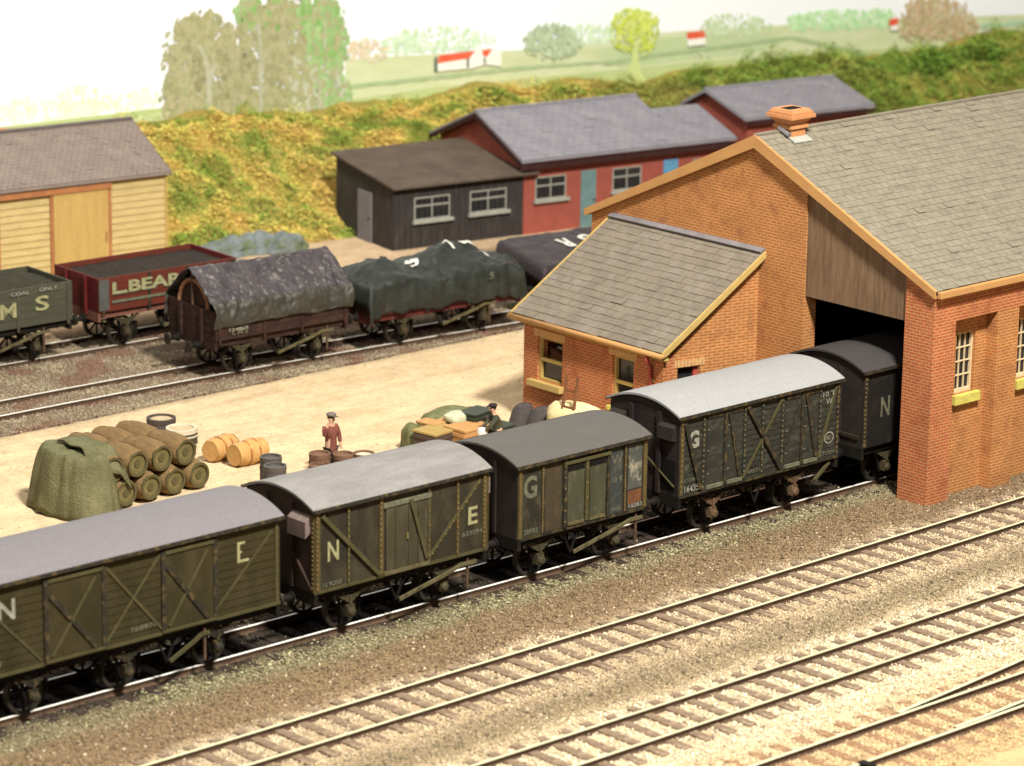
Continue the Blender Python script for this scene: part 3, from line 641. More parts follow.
# side wall with small window
def sz(x): return AEZ+rs*x
sw0, sw1, swz0, swz1 = .40, 1.05, 1.4, 2.40
b = MB()
b.prism([(.302, 0, -.2), (sw0, 0, -.2), (sw0, 0, sz(sw0)), (.302, 0, sz(.302))], (0, .3, 0)); b.prism([(sw1, 0, -.2), (ad_, 0, -.2), (ad_, 0, sz(ad_)), (sw1, 0, sz(sw1))], (0, .3, 0))
b.box(sw0, sw1, 0, .3, -.2, swz0); b.prism([(sw0, 0, swz1), (sw1, 0, swz1), (sw1, 0, sz(sw1)), (sw0, 0, sz(sw0))], (0, .3, 0))
b.build('side_wall', BRK, an)
w = MB().box(sw0, sw0+.05, .10, .16, swz0, swz1).box(sw1-.10, sw1, .10, .16, swz0, swz1).box(sw0+.05, sw1-.1, .10, .16, swz1-.06, swz1).build('window', PIPE, an)
MB().box(sw0, sw1, .17, .18, swz0, swz1).build('pane', GLASS, w)
MB().box(sw0-.08, sw1+.12, -.012, 0, swz1+.0, swz1+.19).build('window_arch', SOLD, w)
b = MB(); b.prism([(.302, al-.3, -.2), (ad_, al-.3, -.2), (ad_, al-.3, sz(ad_)), (.302, al-.3, sz(.302))], (0, .3, 0)); b.build('far_wall', BRKR, an)
# white slatted thing seen through the left window
b = MB()
for k in range(3): b.box(.5, .56, 3.85, 4.5, 1.98+k*.15, 2.05+k*.15)
b.build('shelf', pm('pale_grey_shelf', (.6, .58, .55), None, 3, .7), an)
ov = .20; e = Vector((-ov, -.20, AEZ-ov*rs+.10)); tpv = Vector((ad_-.01, -.20, ATZ+.10)); ln = (tpv-e).length
core = MB().prism([(-ov, -.19, AEZ-ov*rs+.02), (ad_-.01, -.19, ATZ+.02), (ad_-.01, -.19, ATZ+.09), (-ov, -.19, AEZ-ov*rs+.09)], (0, al+.38, 0)).build('roof', pm('roof_core', (.12, .10, .08)), an)
o = slates(al+.36, ln-.01, 17, .40, th=.013, lift=.017, seed=21, jitter=1.2).build('slates', SLATE2, core)
place(o, e+Vector((0, al+.38, 0)), (0, -1, 0), tpv-e)
MB().bar((ad_-.04, -.18, ATZ+.15), (ad_-.04, al+.18, ATZ+.15), .22, .05, (-.5, 0, 1)).build('flashing', LEAD, an)
for yy, nm in ((-.245, 'barge_board'), (al+.20, 'barge_board')):
    MB().prism([(-ov-.02, yy, AEZ-ov*rs+.13), (ad_-.01, yy, ATZ+.13), (ad_-.01, yy, ATZ-.04), (-ov-.02, yy, AEZ-ov*rs-.05)], (0, .05, 0)).build(nm, YELP, an)
MB().tube([(-ov-.05, -.28, AEZ-ov*rs+.03), (-ov-.05, al+.26, AEZ-ov*rs+.03)], .07, 10).build('gutter', OCHRE, an, smooth=True)
MB().box(-ov+.03, -.0, -.19, al+.19, AEZ-ov*rs-.10, AEZ-ov*rs-.04).build('soffit', YELP, an)
MB().tube([(-ov-.04, .30, AEZ-.22), (-.22, .30, AEZ-.36), (-.06, .38, AEZ-.52), (-.06, .38, .2)], .05, 8).build('drainpipe', PIPE, an, smooth=True)
MB().box(-.03, 0, .30, .50, AEZ-.9, AEZ-.82).box(-.03, 0, .30, .50, 1.0, 1.08).build('pipe_bracket', YELP, an)

# the office stands slightly out of square with the shed
def skew(o):
    for c in o.children: skew(c)
    if o.type == 'MESH':
        me = o.data
        for p in me.vertices: q = ml[o.name] @ p.co; p.co = (q.x, q.y+.62*(1-q.x/ad_), q.z)
        o.matrix_local = Matrix.Identity(4)
ml = {}
def gather(o, M):
    for c in o.children: ml[c.name] = M @ c.matrix_basis; gather(c, ml[c.name])
gather(an, Matrix.Identity(4)); skew(an)

# ------------------------------------------------------------------ rear buildings in a local frame
BY = math.radians(-9.4)
TAR = pm('tarred_boards', (0.036, 0.0304, 0.0288), (0.052, 0.044, 0.04), 3, .7, stretch=(5, 5, .5), dirt=(.10, .09, .08), dscale=2, damt=.5)
FELT = pm('roofing_felt', (.115, .085, .06), (.085, .065, .05), 1.5, .85, dirt=(.15, .115, .085), dscale=1.2, damt=.6)
RED = pm('red_brick_far', (0.352, 0.092, 0.064), (0.296, 0.08, 0.056), 3, .8, dirt=(0.272, 0.072, 0.056), dscale=1.2, damt=.5)
WHT = pm('white_paint', (.38, .38, .32), (.31, .31, .26), 4, .6)
GRYD = pm('grey_door', (.20, .19, .20), (.17, .16, .17), 4, .6)
def casement(parent, x0, x1, z0, z1, split=.5, cols=2, y=0):
    f = MB(); t = .04
    f.box(x0, x1, y-.03, y+.02, z0, z0+t).box(x0, x1, y-.03, y+.02, z1-t, z1).box(x0, x0+t, y-.03, y+.02, z0+t, z1-t).box(x1-t, x1, y-.03, y+.02, z0+t, z1-t)
    zs = z0+(z1-z0)*split
    f.box(x0+t, x1-t, y-.025, y+.015, zs-.025, zs+.025)
    for k in range(1, cols): x = x0+(x1-x0)*k/cols; f.box(x-.02, x+.02, y-.022, y+.012, z0+t, zs-.026).box(x-.02, x+.02, y-.022, y+.012, zs+.026, z1-t)
    w = f.build('window', WHT, parent)
    MB().box(x0+.02, x1-.02, y-.012, y-.006, z0+.02, z1-.02).build('pane', GLASS, w)
    MB().box(x0-.08, x1+.1, y-.14, y-.031, z0-.10, z0-.0).build('sill', WHT, w)
    return w
bs = empty('timber_lean_to', (66.22, 78.26, 0), BY, 'black tarred timber shed with a sloping brown felt roof, left of the long red building', 'shed')
b = MB().prism([(0, 0, -.3), (4.93, 0, -.3), (4.93, 0, 1.92), (0, 0, 1.92)], (0, .06, 0)); b.build('front_wall', TAR, bs)
b = MB(); 
for k in range(24): b.box(.03+k*.205, .06+k*.205, -.022, 0, -.2, 1.88)
b.build('batten', TAR, bs)
b = MB().prism([(.0, .062, -.3), (.0, 3.6, -.3), (.0, 3.6, 2.42), (.0, .062, 1.93)], (.06, 0, 0)); b.build('end_wall', TAR, bs)
MB().box(.062, 4.86, 3.5, 3.6, -.3, 2.40).build('back_wall', TAR, bs)
MB().prism([(4.87, .062, -.3), (4.87, 3.6, -.3), (4.87, 3.6, 2.42), (4.87, .062, 1.93)], (.06, 0, 0)).build('end_wall', TAR, bs)
MB().prism([(-.14, -.28, 1.97), (-.14, 3.78, 2.48), (-.14, 3.78, 2.56), (-.14, -.28, 2.05)], (5.55, 0, 0)).build('roof', FELT, bs, bevel=.01)
dr = MB().box(-.04, -.001, 1.30, 2.16, -.3, 1.60).build('door', GRYD, bs)
MB().tube([(-.07, 1.42, .75), (-.04, 1.42, .75)], .04, 6).build('handle', TAR, dr)
casement(bs, .78, 2.12, .86, 1.60, .62); casement(bs, 2.88, 4.28, .88, 1.60, .62)

def hipless(th, s0, s1, d0, d1, ez, rz, dr_, wallm, over=.28, slate_rows=13, endl=True, endr=True):
    """gabled block in th's local frame: walls + roof; s along, d deep, dr_ ridge depth"""
    MB().box(s0, s1, d0, d0+.2, -.3, ez).build('front_wall', wallm, th); MB().box(s0, s1, d1-.2, d1, -.3, ez).build('back_wall', wallm, th)
    for x, on in ((s0, endl), (s1-.2, endr)):
        if on: MB().prism([(x, d0+.202, -.3), (x, d0+.202, ez+.12), (x, dr_, rz-.06), (x, d1-.202, ez+.12), (x, d1-.202, -.3)], (.2, 0, 0)).build('gable_wall', wallm, th)
    for sg in (-1, 1):
        ed = d0-over if sg < 0 else d1+over; wd = d0 if sg < 0 else d1
        r_ = (rz-ez)/abs(dr_-wd); ze = ez-over*r_
        A_ = Vector((s0-.25, ed, ze)); T_ = Vector((s0-.25, dr_, rz)); wid = s1-s0+.4
        c_ = MB().prism([(A_.x, A_.y, A_.z), (T_.x, T_.y, T_.z), (T_.x, T_.y, T_.z+.09), (A_.x, A_.y, A_.z+.09)], (wid, 0, 0)).build('roof', SLATE3, th)
        up = Vector((0, 0, .095)); sl = slates(wid, (T_-A_).length, slate_rows, .34, .012, .01, 3).build('slates', SLATE3, c_)
        if sg < 0: place(sl, A_+up, (1, 0, 0), T_-A_)
        else: place(sl, A_+up+Vector((wid, 0, 0)), (-1, 0, 0), T_-A_)
    MB().bar((s0-.26, dr_, rz+.12), (s1+.16, dr_, rz+.12), .16, .05).build('ridge', SLATE3, th)
DKF = pm('dark_fascia', (.05, .02, .018), None, 3, .7)
rb = empty('station_building', (66.22, 78.26, 0), BY, 'long low red building with purple grey slates, teal door and white windows', 'building')
hipless(rb, 4.96, 11.0, 0, 5.2, 2.50, 3.56, 2.6, RED)
MB().box(4.72, 13.3, -.30, -.26, 2.14, 2.33).build('fascia', DKF, rb)
b = MB().prism([(4.66, -.28, 2.40), (4.66, 2.6, 3.60), (4.66, 5.48, 2.40), (4.66, 5.48, 2.24), (4.66, 2.6, 3.42), (4.66, -.28, 2.24)], (.05, 0, 0)); b.build('barge_board', DKF, rb)
MB().box(11.002, 13.3, .0, .2, -.3, 2.42).build('front_wall', RED, rb)
hip2 = empty('rear_wing', (0, 0, 0)); bpy.data.objects.remove(hip2)
def slope(th, s0, s1, d_e, z_e, d_r, z_r, rows):
    A_ = Vector((s0, d_e, z_e)); T_ = Vector((s0, d_r, z_r))
    c_ = MB().prism([A_, T_, T_+Vector((0, 0, .09)), A_+Vector((0, 0, .09))], (s1-s0, 0, 0)).build('roof', SLATE3, th)
    place(slates(s1-s0, (T_-A_).length, rows, .34, .012, .01, 4).build('slates', SLATE3, c_), A_+Vector((0, 0, .095)), (1, 0, 0), T_-A_)
slope(rb, 11.16, 13.35, -.28, 2.38, 2.0, 3.14, 10); slope(rb, 11.16, 13.35, 2.02, 3.14, 4.0, 2.3, 10)
casement(rb, 5.40, 6.60, 1.06, 1.82, .6); casement(rb, 8.46, 9.62, 1.06, 1.82, .6); casement(rb, 11.75, 12.55, 1.06, 1.82, .6)
d1 = MB().box(7.20, 7.80, -.03, .02, -.1, 1.86).build('door', pm('teal_door', (.16, .26, .25), (.12, .20, .20), 4, .6), rb); d1['label'] = 'teal door between the two left windows'
MB().tube([(7.72, -.07, .85), (7.72, -.03, .85)], .035, 6).build('handle', DKF, d1)
d2 = MB().box(10.53, 11.12, -.03, .02, -.1, 1.90).build('door', pm('blue_door', (.13, .33, .50), (.10, .27, .42), 4, .6), rb); d2['label'] = 'blue door near the right end'
MB().tube([(11.04, -.07, .85), (11.04, -.03, .85)], .035, 6).build('handle', DKF, d2)
rb3 = empty('station_building', (66.22, 78.26, 0), BY, 'taller red building with a pale purple roof behind the goods shed chimney', 'building')
hipless(rb3, 13.95, 19.15, -.05, 3.3, 3.04, 3.62, 2.1, RED, over=.22)
MB().box(13.72, 19.3, -.31, -.272, 2.82, 2.95).build('fascia', DKF, rb3)
# bits of yard clutter at the red building are too small to read

# ------------------------------------------------------------------ timber grain shed at the left
WY = math.radians(-7.2)
CLAP = pm('straw_weatherboard', (0.5504, 0.4312, 0.19), (0.4816, 0.3626, 0.152), 3, .75, dirt=(0.3612, 0.2744, 0.114), dscale=2.5, dthr=(.55, .8), damt=.6, stretch=(.6, 1, 2))
DOORY = pm('straw_door', (0.513, 0.351, 0.12), (0.456, 0.306, 0.1), 2, .7, stretch=(3, 1, .3))
BRN = pm('orange_brown_beam', (.42, .18, .07), (.34, .14, .06), 3, .7)
WSL = pm('shed_slate', (.27, .215, .18), (.22, .175, .15), 2, .75, dirt=(.32, .27, .21), dscale=1.5, damt=.5)
ws = empty('timber_shed', (60, 81, 0), WY, 'straw coloured weatherboarded shed with a sliding door and brown slate roof at the left edge', 'shed')
R_, Lf, wd, ez, rz = -.66, -15.0, 4.5, 3.0, 4.14
rise = (rz-ez)/(wd/2)
b = MB(); n = 15; h = (ez+.2)/n
for i in range(n):
    z = -.2+i*h
    for (a, e) in ((-2.55, R_), (Lf, -4.62)):
        b.add([(a, -.05, z), (e, -.05, z), (e, .0, z), (a, .0, z), (a, -.012, z+h+.012), (e, -.012, z+h+.012), (e, .02, z+h+.012), (a, .02, z+h+.012)], [(0,3,2,1),(4,5,6,7),(0,1,5,4),(1,2,6,5),(2,3,7,6),(3,0,4,7)])
b.build('front_wall', CLAP, ws)
MB().box(Lf, R_, .022, .12, -.2, ez).build('frame_wall', CLAP, ws)
MB().box(Lf, R_, wd-.1, wd, -.2, ez).build('back_wall', CLAP, ws)
for x in (Lf, R_-.1): MB().prism([(x, .122, -.2), (x, .122, ez), (x, wd/2, rz-.05), (x, wd-.102, ez), (x, wd-.102, -.2)], (.1, 0, 0)).build('end_wall', CLAP, ws)
MB().box(R_-.02, R_+.05, -.07, .04, -.2, ez).build('corner_post', YELP, ws)
dd = MB().box(-4.56, -2.70, -.12, -.056, -.1, 2.66).build('sliding_door', DOORY, ws)
MB().box(-2.80, -2.76, -.15, -.121, 1.0, 1.3).build('handle', BRN, dd)
MB().box(-9.0, -2.58, -.17, -.125, 2.66, 2.83).build('door_track', BRN, ws)
MB().box(-2.69, -2.58, -.11, -.055, -.1, 2.65).build('door_post', BRN, ws); MB().box(-4.66, -4.57, -.11, -.055, -.1, 2.65).build('door_post', BRN, ws)
MB().box(-6.48, -6.36, -.11, -.055, -.1, 2.65).build('door_post', BRN, ws)
for sg in (-1, 1):
    yo = -.22 if sg < 0 else wd+.22; A_ = Vector((Lf-.1, yo, ez-.22*rise)); T_ = Vector((Lf-.1, wd/2, rz)); wid = R_-Lf+.2
    c_ = MB().prism([A_, T_, T_+Vector((0, 0, .09)), A_+Vector((0, 0, .09))], (wid, 0, 0)).build('roof', WSL, ws)
    sl = slates(wid, (T_-A_).length, 17, .20, .012, .014, 8, .5).build('slates', WSL, c_)
    if sg < 0: place(sl, A_+Vector((0, 0, .095)), (1, 0, 0), T_-A_)
    else: place(sl, A_+Vector((wid, 0, .095)), (-1, 0, 0), T_-A_)
MB().bar((Lf-.1, wd/2, rz+.13), (R_+.1, wd/2, rz+.13), .2, .06).build('ridge', pm('ridge_tile', (.17, .14, .13), None, 4, .7), ws)
MB().prism([(R_+.10, -.24, ez-.24*rise+.1), (R_+.10, wd/2, rz+.1), (R_+.10, wd+.24, ez-.24*rise+.1), (R_+.10, wd+.24, ez-.24*rise-.04), (R_+.10, wd/2, rz-.04), (R_+.10, -.24, ez-.24*rise-.04)], (.03, 0, 0)).build('barge_board', pm('ridge_tile', (.17, .14, .13)), ws)
# ------------------------------------------------------------------ rolling stock
OLIVE = pm('van_olive', (0.04271, 0.03472, 0.01423), (0.03125, 0.02579, 0.01107), 1.6, .65, dirt=(0.05989, 0.0496, 0.02371), dscale=2.4, dthr=(.48, .7), damt=.7, stretch=(1, 1, .45))
OLIVE2 = pm('van_olive_weathered', (0.03656, 0.03129, 0.01897), (0.02399, 0.02069, 0.01408), 2.0, .65, dirt=(0.06283, 0.05304, 0.02938), dscale=2.8, dthr=(.46, .68), damt=.8, stretch=(1, 1, .4))
DOORO = pm('van_door_olive', (0.06069, 0.05277, 0.02876), (0.04624, 0.0408, 0.02326), 2.0, .65, dirt=(0.104, 0.08976, 0.05508), dscale=3.2, damt=.8, stretch=(1, 1, .4))
GREYV = pm('van_grey_green', (0.036, 0.033, 0.022), (0.024, 0.021, 0.015), 2.0, .65, dirt=(0.075, 0.064, 0.036), dscale=3.6, dthr=(.50, .64), damt=.85, stretch=(1, 1, .4))
GREYD = pm('van_door_grey_green', (0.0665, 0.0665, 0.0385), (0.049, 0.0476, 0.028), 2.0, .65, dirt=(0.105, 0.098, 0.063), dscale=3.5, damt=.8, stretch=(1, 1, .4))
DARKV = pm('van_dark_grey', (0.0374, 0.0363, 0.0264), (0.02475, 0.02365, 0.0187), 2.2, .6, dirt=(0.1045, 0.1018, 0.077), dscale=4.5, dthr=(.50, .72), damt=.6, stretch=(.7, 1, 1.4))
DARKE = pm('van_end_dark', (0.0224, 0.0175, 0.0168), (0.0315, 0.0238, 0.021), 2.2, .7, dirt=(0.063, 0.0385, 0.028), dscale=2.4, dthr=(.5, .75), damt=.6)
BROWNE = pm('van_end_brown', (0.045, 0.0288, 0.0228), (0.03, 0.0204, 0.018), 2.2, .7, dirt=(0.096, 0.051, 0.024), dscale=2.4, dthr=(.5, .72), damt=.7)
STRAP = pm('strap_dark', (0.03375, 0.03, 0.0225), (0.0225, 0.02025, 0.015), 4, .6, dirt=(0.12, 0.0825, 0.03), dscale=7, dthr=(.5, .65), damt=.8)
STRAPL = pm('strap_ochre', (0.1011, 0.07735, 0.03272), (0.0714, 0.05652, 0.0238), 4, .6, dirt=(0.119, 0.0595, 0.02082), dscale=7, damt=.8)
STRAPO = pm('strap_olive', (0.07905, 0.07114, 0.03162), (0.05797, 0.0527, 0.02371), 4, .6, dirt=(0.08959, 0.05797, 0.02108), dscale=7, damt=.6)
RIVM = pm('rivet_ochre', (0.195, 0.1425, 0.0525), (0.15, 0.0975, 0.0375), 4, .6)
LEVER = pm('lever_khaki', (0.131, 0.1109, 0.05544), (0.09576, 0.08064, 0.04032), 4, .55, dirt=(0.0504, 0.0378, 0.02016), dscale=6)
AXB = pm('axlebox_khaki', (0.072, 0.0624, 0.0336), (0.036, 0.0288, 0.0168), 5, .65, dirt=(0.1056, 0.0576, 0.0288), dscale=5, damt=.6)
AXR = pm('axlebox_rust', (0.143, 0.09075, 0.0495), (0.0935, 0.055, 0.03025), 5, .65)
UND = pm('underframe_black', (0.00882, 0.00735, 0.00637), (0.0147, 0.01176, 0.00882), 4, .75, dirt=(0.0392, 0.0245, 0.0147), dscale=5, dthr=(.55, .75), damt=.6)
MAROON = pm('underframe_red', (0.12, 0.027, 0.024), (0.078, 0.018, 0.0168), 4, .7, dirt=(0.042, 0.024, 0.018), dscale=5)
WHEEL = pm('wheel_dark', (0.0105, 0.0084, 0.007), (0.0175, 0.0133, 0.0098), 5, .6, dirt=(0.035, 0.021, 0.01225), dscale=6)
TYRE = pm('tyre_steel', (0.0528, 0.0462, 0.0363), (0.033, 0.02805, 0.02145), 5, .45, metal=.4)
LET_Y = pm('letter_cream', (.34, .32, .165), (.25, .235, .12), 6, .7)
LET_W = pm('letter_grey', (0.3, 0.2925, 0.2325), (0.195, 0.1875, 0.1425), 9, .7)
LET_F = pm('letter_faded', (0.15, 0.15, 0.0975), (0.0975, 0.0975, 0.06375), 9, .7)
WHITE = pm('letter_white', (.72, .70, .62), (.6, .58, .5), 6, .7)
def roofm(n, a, b_, d): return pm(n, a, b_, 1.1, .6, dirt=d, dscale=1.1, dthr=(.40, .72), damt=.6, stretch=(.6, 1.8, 1), fine=.14, bump=.15, bscale=14)
RF1 = roofm('van_roof_lilac_grey', (.17, .158, .165), (.14, .128, .135), (.21, .195, .195))
RF2 = roofm('van_roof_pale_patchy', (.19, .178, .168), (.145, .135, .125), (.36, .345, .325))
RF3 = roofm('van_roof_mid_grey', (.095, .088, .08), (.07, .066, .062), (.13, .12, .10))
RF4 = roofm('van_roof_pale', (.30, .30, .295), (.235, .235, .235), (.38, .38, .37))
RF5 = roofm('van_roof_dark', (.05, .045, .043), (.04, .036, .035), (.07, .062, .058))

def rivets(b, p0, p1, n, out, r=.017):
    p0, p1, out = Vector(p0), Vector(p1), Vector(out)
    for i in range(n):
        c = p0+(p1-p0)*((i+.5)/n); b.obox(c+out*r*.5, (r, 0, 0) if abs(out.x) < .5 else (0, r, 0), (0, 0, r), out*r*.6)
def wheelset(th, x, r=.44, spokes=8, hub=None, box_m=None, style=0, spring=True):
    """two wheels, two axleboxes with W-irons and springs at local x; the track centre is y=0"""
    for s in (-1, 1):
        b = MB(); y = s*.60
        if spokes:
            b.lathe((x, y-.035, r-.02), (0, 1, 0), [(0, .09), (.07, .09)], 10)
            for k in range(spokes):
                a = 2*math.pi*k/spokes; c = Vector((x, y, r-.02)); d = Vector((math.cos(a), 0, math.sin(a)))
                b.bar(c+d*.08, c+d*(r-.08), .04, .05, (0, 1, 0))
        else: b.lathe((x, y-.02, r-.02), (0, 1, 0), [(0, r-.06), (.04, r-.06)], 20)
        w = b.build('wheel', hub or WHEEL, th)
        b = MB(); R1, n = r-.085, 28; V = []; F = []
        for yy, rr in ((y-.065, R1), (y-.065, r-.01), (y+.065, r-.01), (y+.065, R1)):
            for k in range(n): a = 2*math.pi*k/n; V.append((x+rr*math.cos(a), yy, r-.02+rr*math.sin(a)))
        for q in range(4):
            for k in range(n): F.append((q*n+k, q*n+(k+1) % n, ((q+1) % 4)*n+(k+1) % n, ((q+1) % 4)*n+k))
        b.add(V, F).build('tyre', TYRE, w)
        b = MB(); ya, yb = s*.82, s*.90
        b.bar((x-.30, (ya+yb)/2-s*.01, 1.02), (x-.11, (ya+yb)/2-s*.01, .30), .03, .08, (0, s, 0)); b.bar((x+.30, (ya+yb)/2-s*.01, 1.02), (x+.11, (ya+yb)/2-s*.01, .30), .03, .08, (0, s, 0))
        b.build('axle_guard', UND, th)
        b = MB(); b.box(x-.10, x+.10, s*.84, s*1.02, .33, .54); b.lathe((x, s*1.02, .43), (0, s, 0), [(0, .10), (.05, .095), (.07, .05)], 10); b.box(x-.10, x+.10, s*.86, s*1.0, .54, .585)
        ax = b.build('axlebox', box_m or AXB, th, bevel=.012)
        if spring:
            b = MB()
            for k in range(4):
                hl = .40-.09*k; z = .86-.045*k-.06
                pts = [(x-hl, s*.95, z+.06*(hl/.46)**2+.03), (x-hl*.5, s*.95, z+.03*(hl/.46)), (x, s*.95, z-.01), (x+hl*.5, s*.95, z+.03*(hl/.46)), (x+hl, s*.95, z+.10*(hl/.46)**2+.03)]
                for p, q in zip(pts, pts[1:]): b.bar(p, q, .08, .034)
            b.box(x-.035, x+.035, s*.89, s*1.01, .585, .80)
            b.build('spring', box_m or AXB, ax)
    MB().tube([(x, -.62, r-.02), (x, .62, r-.02)], .05, 8).build('axle', UND, th)
def buffers(th, L_, m=None):
    for e in (-1, 1):
        for s in (-.53, .53):
            x = e*L_/2
            bf = MB().lathe((x+e*.10, s, .90), (e, 0, 0), [(0, .12), (.04, .12), (.05, .085), (.22, .07), (.24, .045), (.34, .045)], 12).build('buffer', m or UND, th, smooth=False)
            MB().lathe((x+e*.44, s, .90), (e, 0, 0), [(0, .04), (.0, .155), (.03, .16), (.045, .13)], 16).build('buffer_head', TYRE, bf)
def chassis(th, L_, axles, W_=2.3, sole=UND, head=UND, box_m=None, spokes=8, lever=True, lever_m=None, bm=None, hub=None, lev_x=(0, 1.0), lev_side=(-1, 1), zt=1.10):
    for s in (-1, 1): MB().box(-L_/2+.101, L_/2-.101, s*.93, s*1.03, zt-.20, zt-.0).build('solebar', sole, th)
    for e in (-1, 1): MB().box(e*(L_/2-.10), e*(L_/2+.0), -W_/2, W_/2, zt-.28, zt-.002).build('headstock', head, th, bevel=.01)
    for e in (-1, 1):
        b = MB(); b.tube([(e*(L_/2), 0, .88), (e*(L_/2+.12), 0, .86), (e*(L_/2+.22), 0, .74), (e*(L_/2+.20), 0, .58)], .028, 6); b.build('coupling', UND, th)
    for x in axles: wheelset(th, x, box_m=box_m, spokes=spokes, hub=hub)
    buffers(th, L_, bm)
    for s in lev_side:
        b = MB(); b.bar((lev_x[0]-.22, s*.99, .90), (lev_x[0], s*.99, .42), .03, .06, (0, s, 0)); b.bar((lev_x[0]+.22, s*.99, .90), (lev_x[0], s*.99, .42), .03, .06, (0, s, 0)); b.build('vee_hanger', UND, th)
        if lever:
            m_ = lever_m or LEVER
            b = MB(); x1 = lev_x[1]
            for p, q in (((lev_x[0], s*1.10, .46), (lev_x[0]+x1*.80, s*1.10, .76)), ((lev_x[0]+x1*.80, s*1.10, .76), (lev_x[0]+x1, s*1.10, .86)), ((lev_x[0]+x1, s*1.10, .86), (lev_x[0]+x1*1.25, s*1.10, .86))): b.bar(p, q, .05, .075)
            b.build('brake_lever', m_, th)
            MB().bar((lev_x[0]+x1*1.12, s*1.07, .98), (lev_x[0]+x1*1.12, s*1.07, .28), .03, .06, (1, 0, 0)).build('lever_guard', RUST, th)
    for i in range(len(axles)):
        for e in (-1, 1):
            xb = axles[i]+e*.50
            if abs(xb) > max(abs(a) for a in axles): continue
            for s in (-1, 1): MB().box(xb-.04, xb+.05, s*.55, s*.66, .22, .60).build('brake_shoe', UND, th)
def arcz(y, hw, ze, zr):
    # circular arc through (+-hw, ze) with crown zr
    h = zr-ze; R = (hw*hw+h*h)/(2*h); return zr-R+math.sqrt(max(0, R*R-y*y))
def van(label, X0, X1, side_m, end_m, roof_m, ze, zr, axles, zb=1.10, planks=0, hw=1.20, cat='goods van', **ck):
    Lv = X1-X0; th = empty('goods_van', ((X0+X1)/2, YT, 0), 0, label, cat, 'covered vans coupled in a row on the shed siding')
    th['_'] = 0; del th['_']
    b = MB(); n = planks or 1; k = 12
    # core
    poly = [(-hw+.012, zb), (hw-.012, zb)]+[(y, arcz(y, hw+.08, ze+.0, zr)-.03) for y in np.linspace(hw-.012, -hw+.012, k)]
    b.prism([(-Lv/2+.012, y, z) for y, z in poly], (Lv-.024, 0, 0))
    core = b.build('body', end_m, th)
    for s in (-1, 1):
        b = MB(); h = (ze-.02-zb)/n
        for i in range(n):
            z = zb+i*h; g_ = .009 if planks else .0; b.box(-Lv/2, Lv/2, s*(hw-.011), s*(hw+.0), z+(g_ if i else 0), z+h-g_)
        b.build('side_planking', side_m, th)
    for e in (-1, 1):
        b = MB(); z = zb; h = (ze-.02-zb)/max(n, 1) if planks else zr-zb
        while z < zr-.10:
            z1 = min(z+h, zr-.04); ys_ = np.linspace(-1, 1, 9); top = []; 
            wmax = hw-.004
            if z1 > ze-.05:
                ys2 = [y for y in np.linspace(-wmax, wmax, 13) if arcz(y, hw+.08, ze, zr)-.035 > z+.01]
                if len(ys2) < 2: break
                P = [(e*(Lv/2-.011), ys2[0], z+.005), (e*(Lv/2-.011), ys2[-1], z+.005)]+[(e*(Lv/2-.011), y, min(z1-.005, arcz(y, hw+.08, ze, zr)-.035)) for y in reversed(ys2)]
                b.prism(P, (e*.011, 0, 0))
            else: b.box(e*(Lv/2-.011), e*Lv/2, -wmax, wmax, z+(.005 if planks else 0), z1-(.005 if planks else 0))
            z = z1
        b.build('end_planking', end_m, th)
    # roof shell
    b = MB(); ro = hw+.075; n2 = 18; V = []; x0, x1 = -Lv/2-.07, Lv/2+.07
    for off in (0, .05):
        for x in (x0, x1):
            for i in range(n2+1): y = -ro+2*ro*i/n2; V.append((x, y, arcz(y, ro, ze, zr)+off))
    m_ = n2+1; F = []
    for i in range(n2):
        F += [(2*m_+i, 3*m_+i, 3*m_+i+1, 2*m_+i+1), (i, i+1, m_+i+1, m_+i), (i, 2*m_+i, 2*m_+i+1, i+1), (m_+i, m_+i+1, 3*m_+i+1, 3*m_+i)]
    F += [(0, m_, 3*m_, 2*m_), (n2, 2*m_+n2, 3*m_+n2, m_+n2)]
    b.add(V, F); rf = b.build('roof', roof_m, th)
    for s in (-1, 1): MB().box(x0+.0, x1-.0, s*(ro+.001), s*(ro+.03), ze-.02, ze+.055).build('rain_strip', STRAP, rf)
    chassis(th, Lv, axles, box_m=ck.get('box_m'), sole=ck.get('sole', UND), head=ck.get('head', UND), lever_m=ck.get('lever_m'), lev_x=ck.get('lev_x', (0, 1.0)), spokes=ck.get('spokes', 8), lever=ck.get('lever', True), bm=ck.get('bm'))
    return th, Lv, hw
def post(th, u, Lv, hw, z0, z1, m, w=.07, t=.035, rv=0, name='stanchion', rm=None, y_off=0):
    for s in (-1, 1):
        x = -Lv/2+u*Lv if s < 0 else Lv/2-u*Lv
        b = MB().box(x-w/2, x+w/2, s*(hw+.001+y_off), s*(hw+t+y_off), z0, z1)
        if rv: b.mi = 1; rivets(b, (x-w*.22, s*(hw+t+y_off), z0+.02), (x-w*.22, s*(hw+t+y_off), z1-.02), rv, (0, s, 0))
        b.build(name, [m, rm or RIVM], th)
def brace(th, u0, z0, u1, z1, Lv, hw, m, w=.07, t=.03, y0=.0, rv=0, name='brace'):
    for s in (-1, 1):
        sx = lambda u: (-Lv/2+u*Lv) if s < 0 else (Lv/2-u*Lv)
        yc = s*(hw+.002+y0+t/2); a = (sx(u0), yc, z0); c_ = (sx(u1), yc, z1)
        b = MB().bar(a, c_, t, w, (0, 0, 1))
        if rv: b.mi = 1; rivets(b, (a[0], s*(hw+.002+y0+t), z0), (c_[0], s*(hw+.002+y0+t), z1), rv, (0, s, 0))
        b.build(name, [m, RIVM], th)
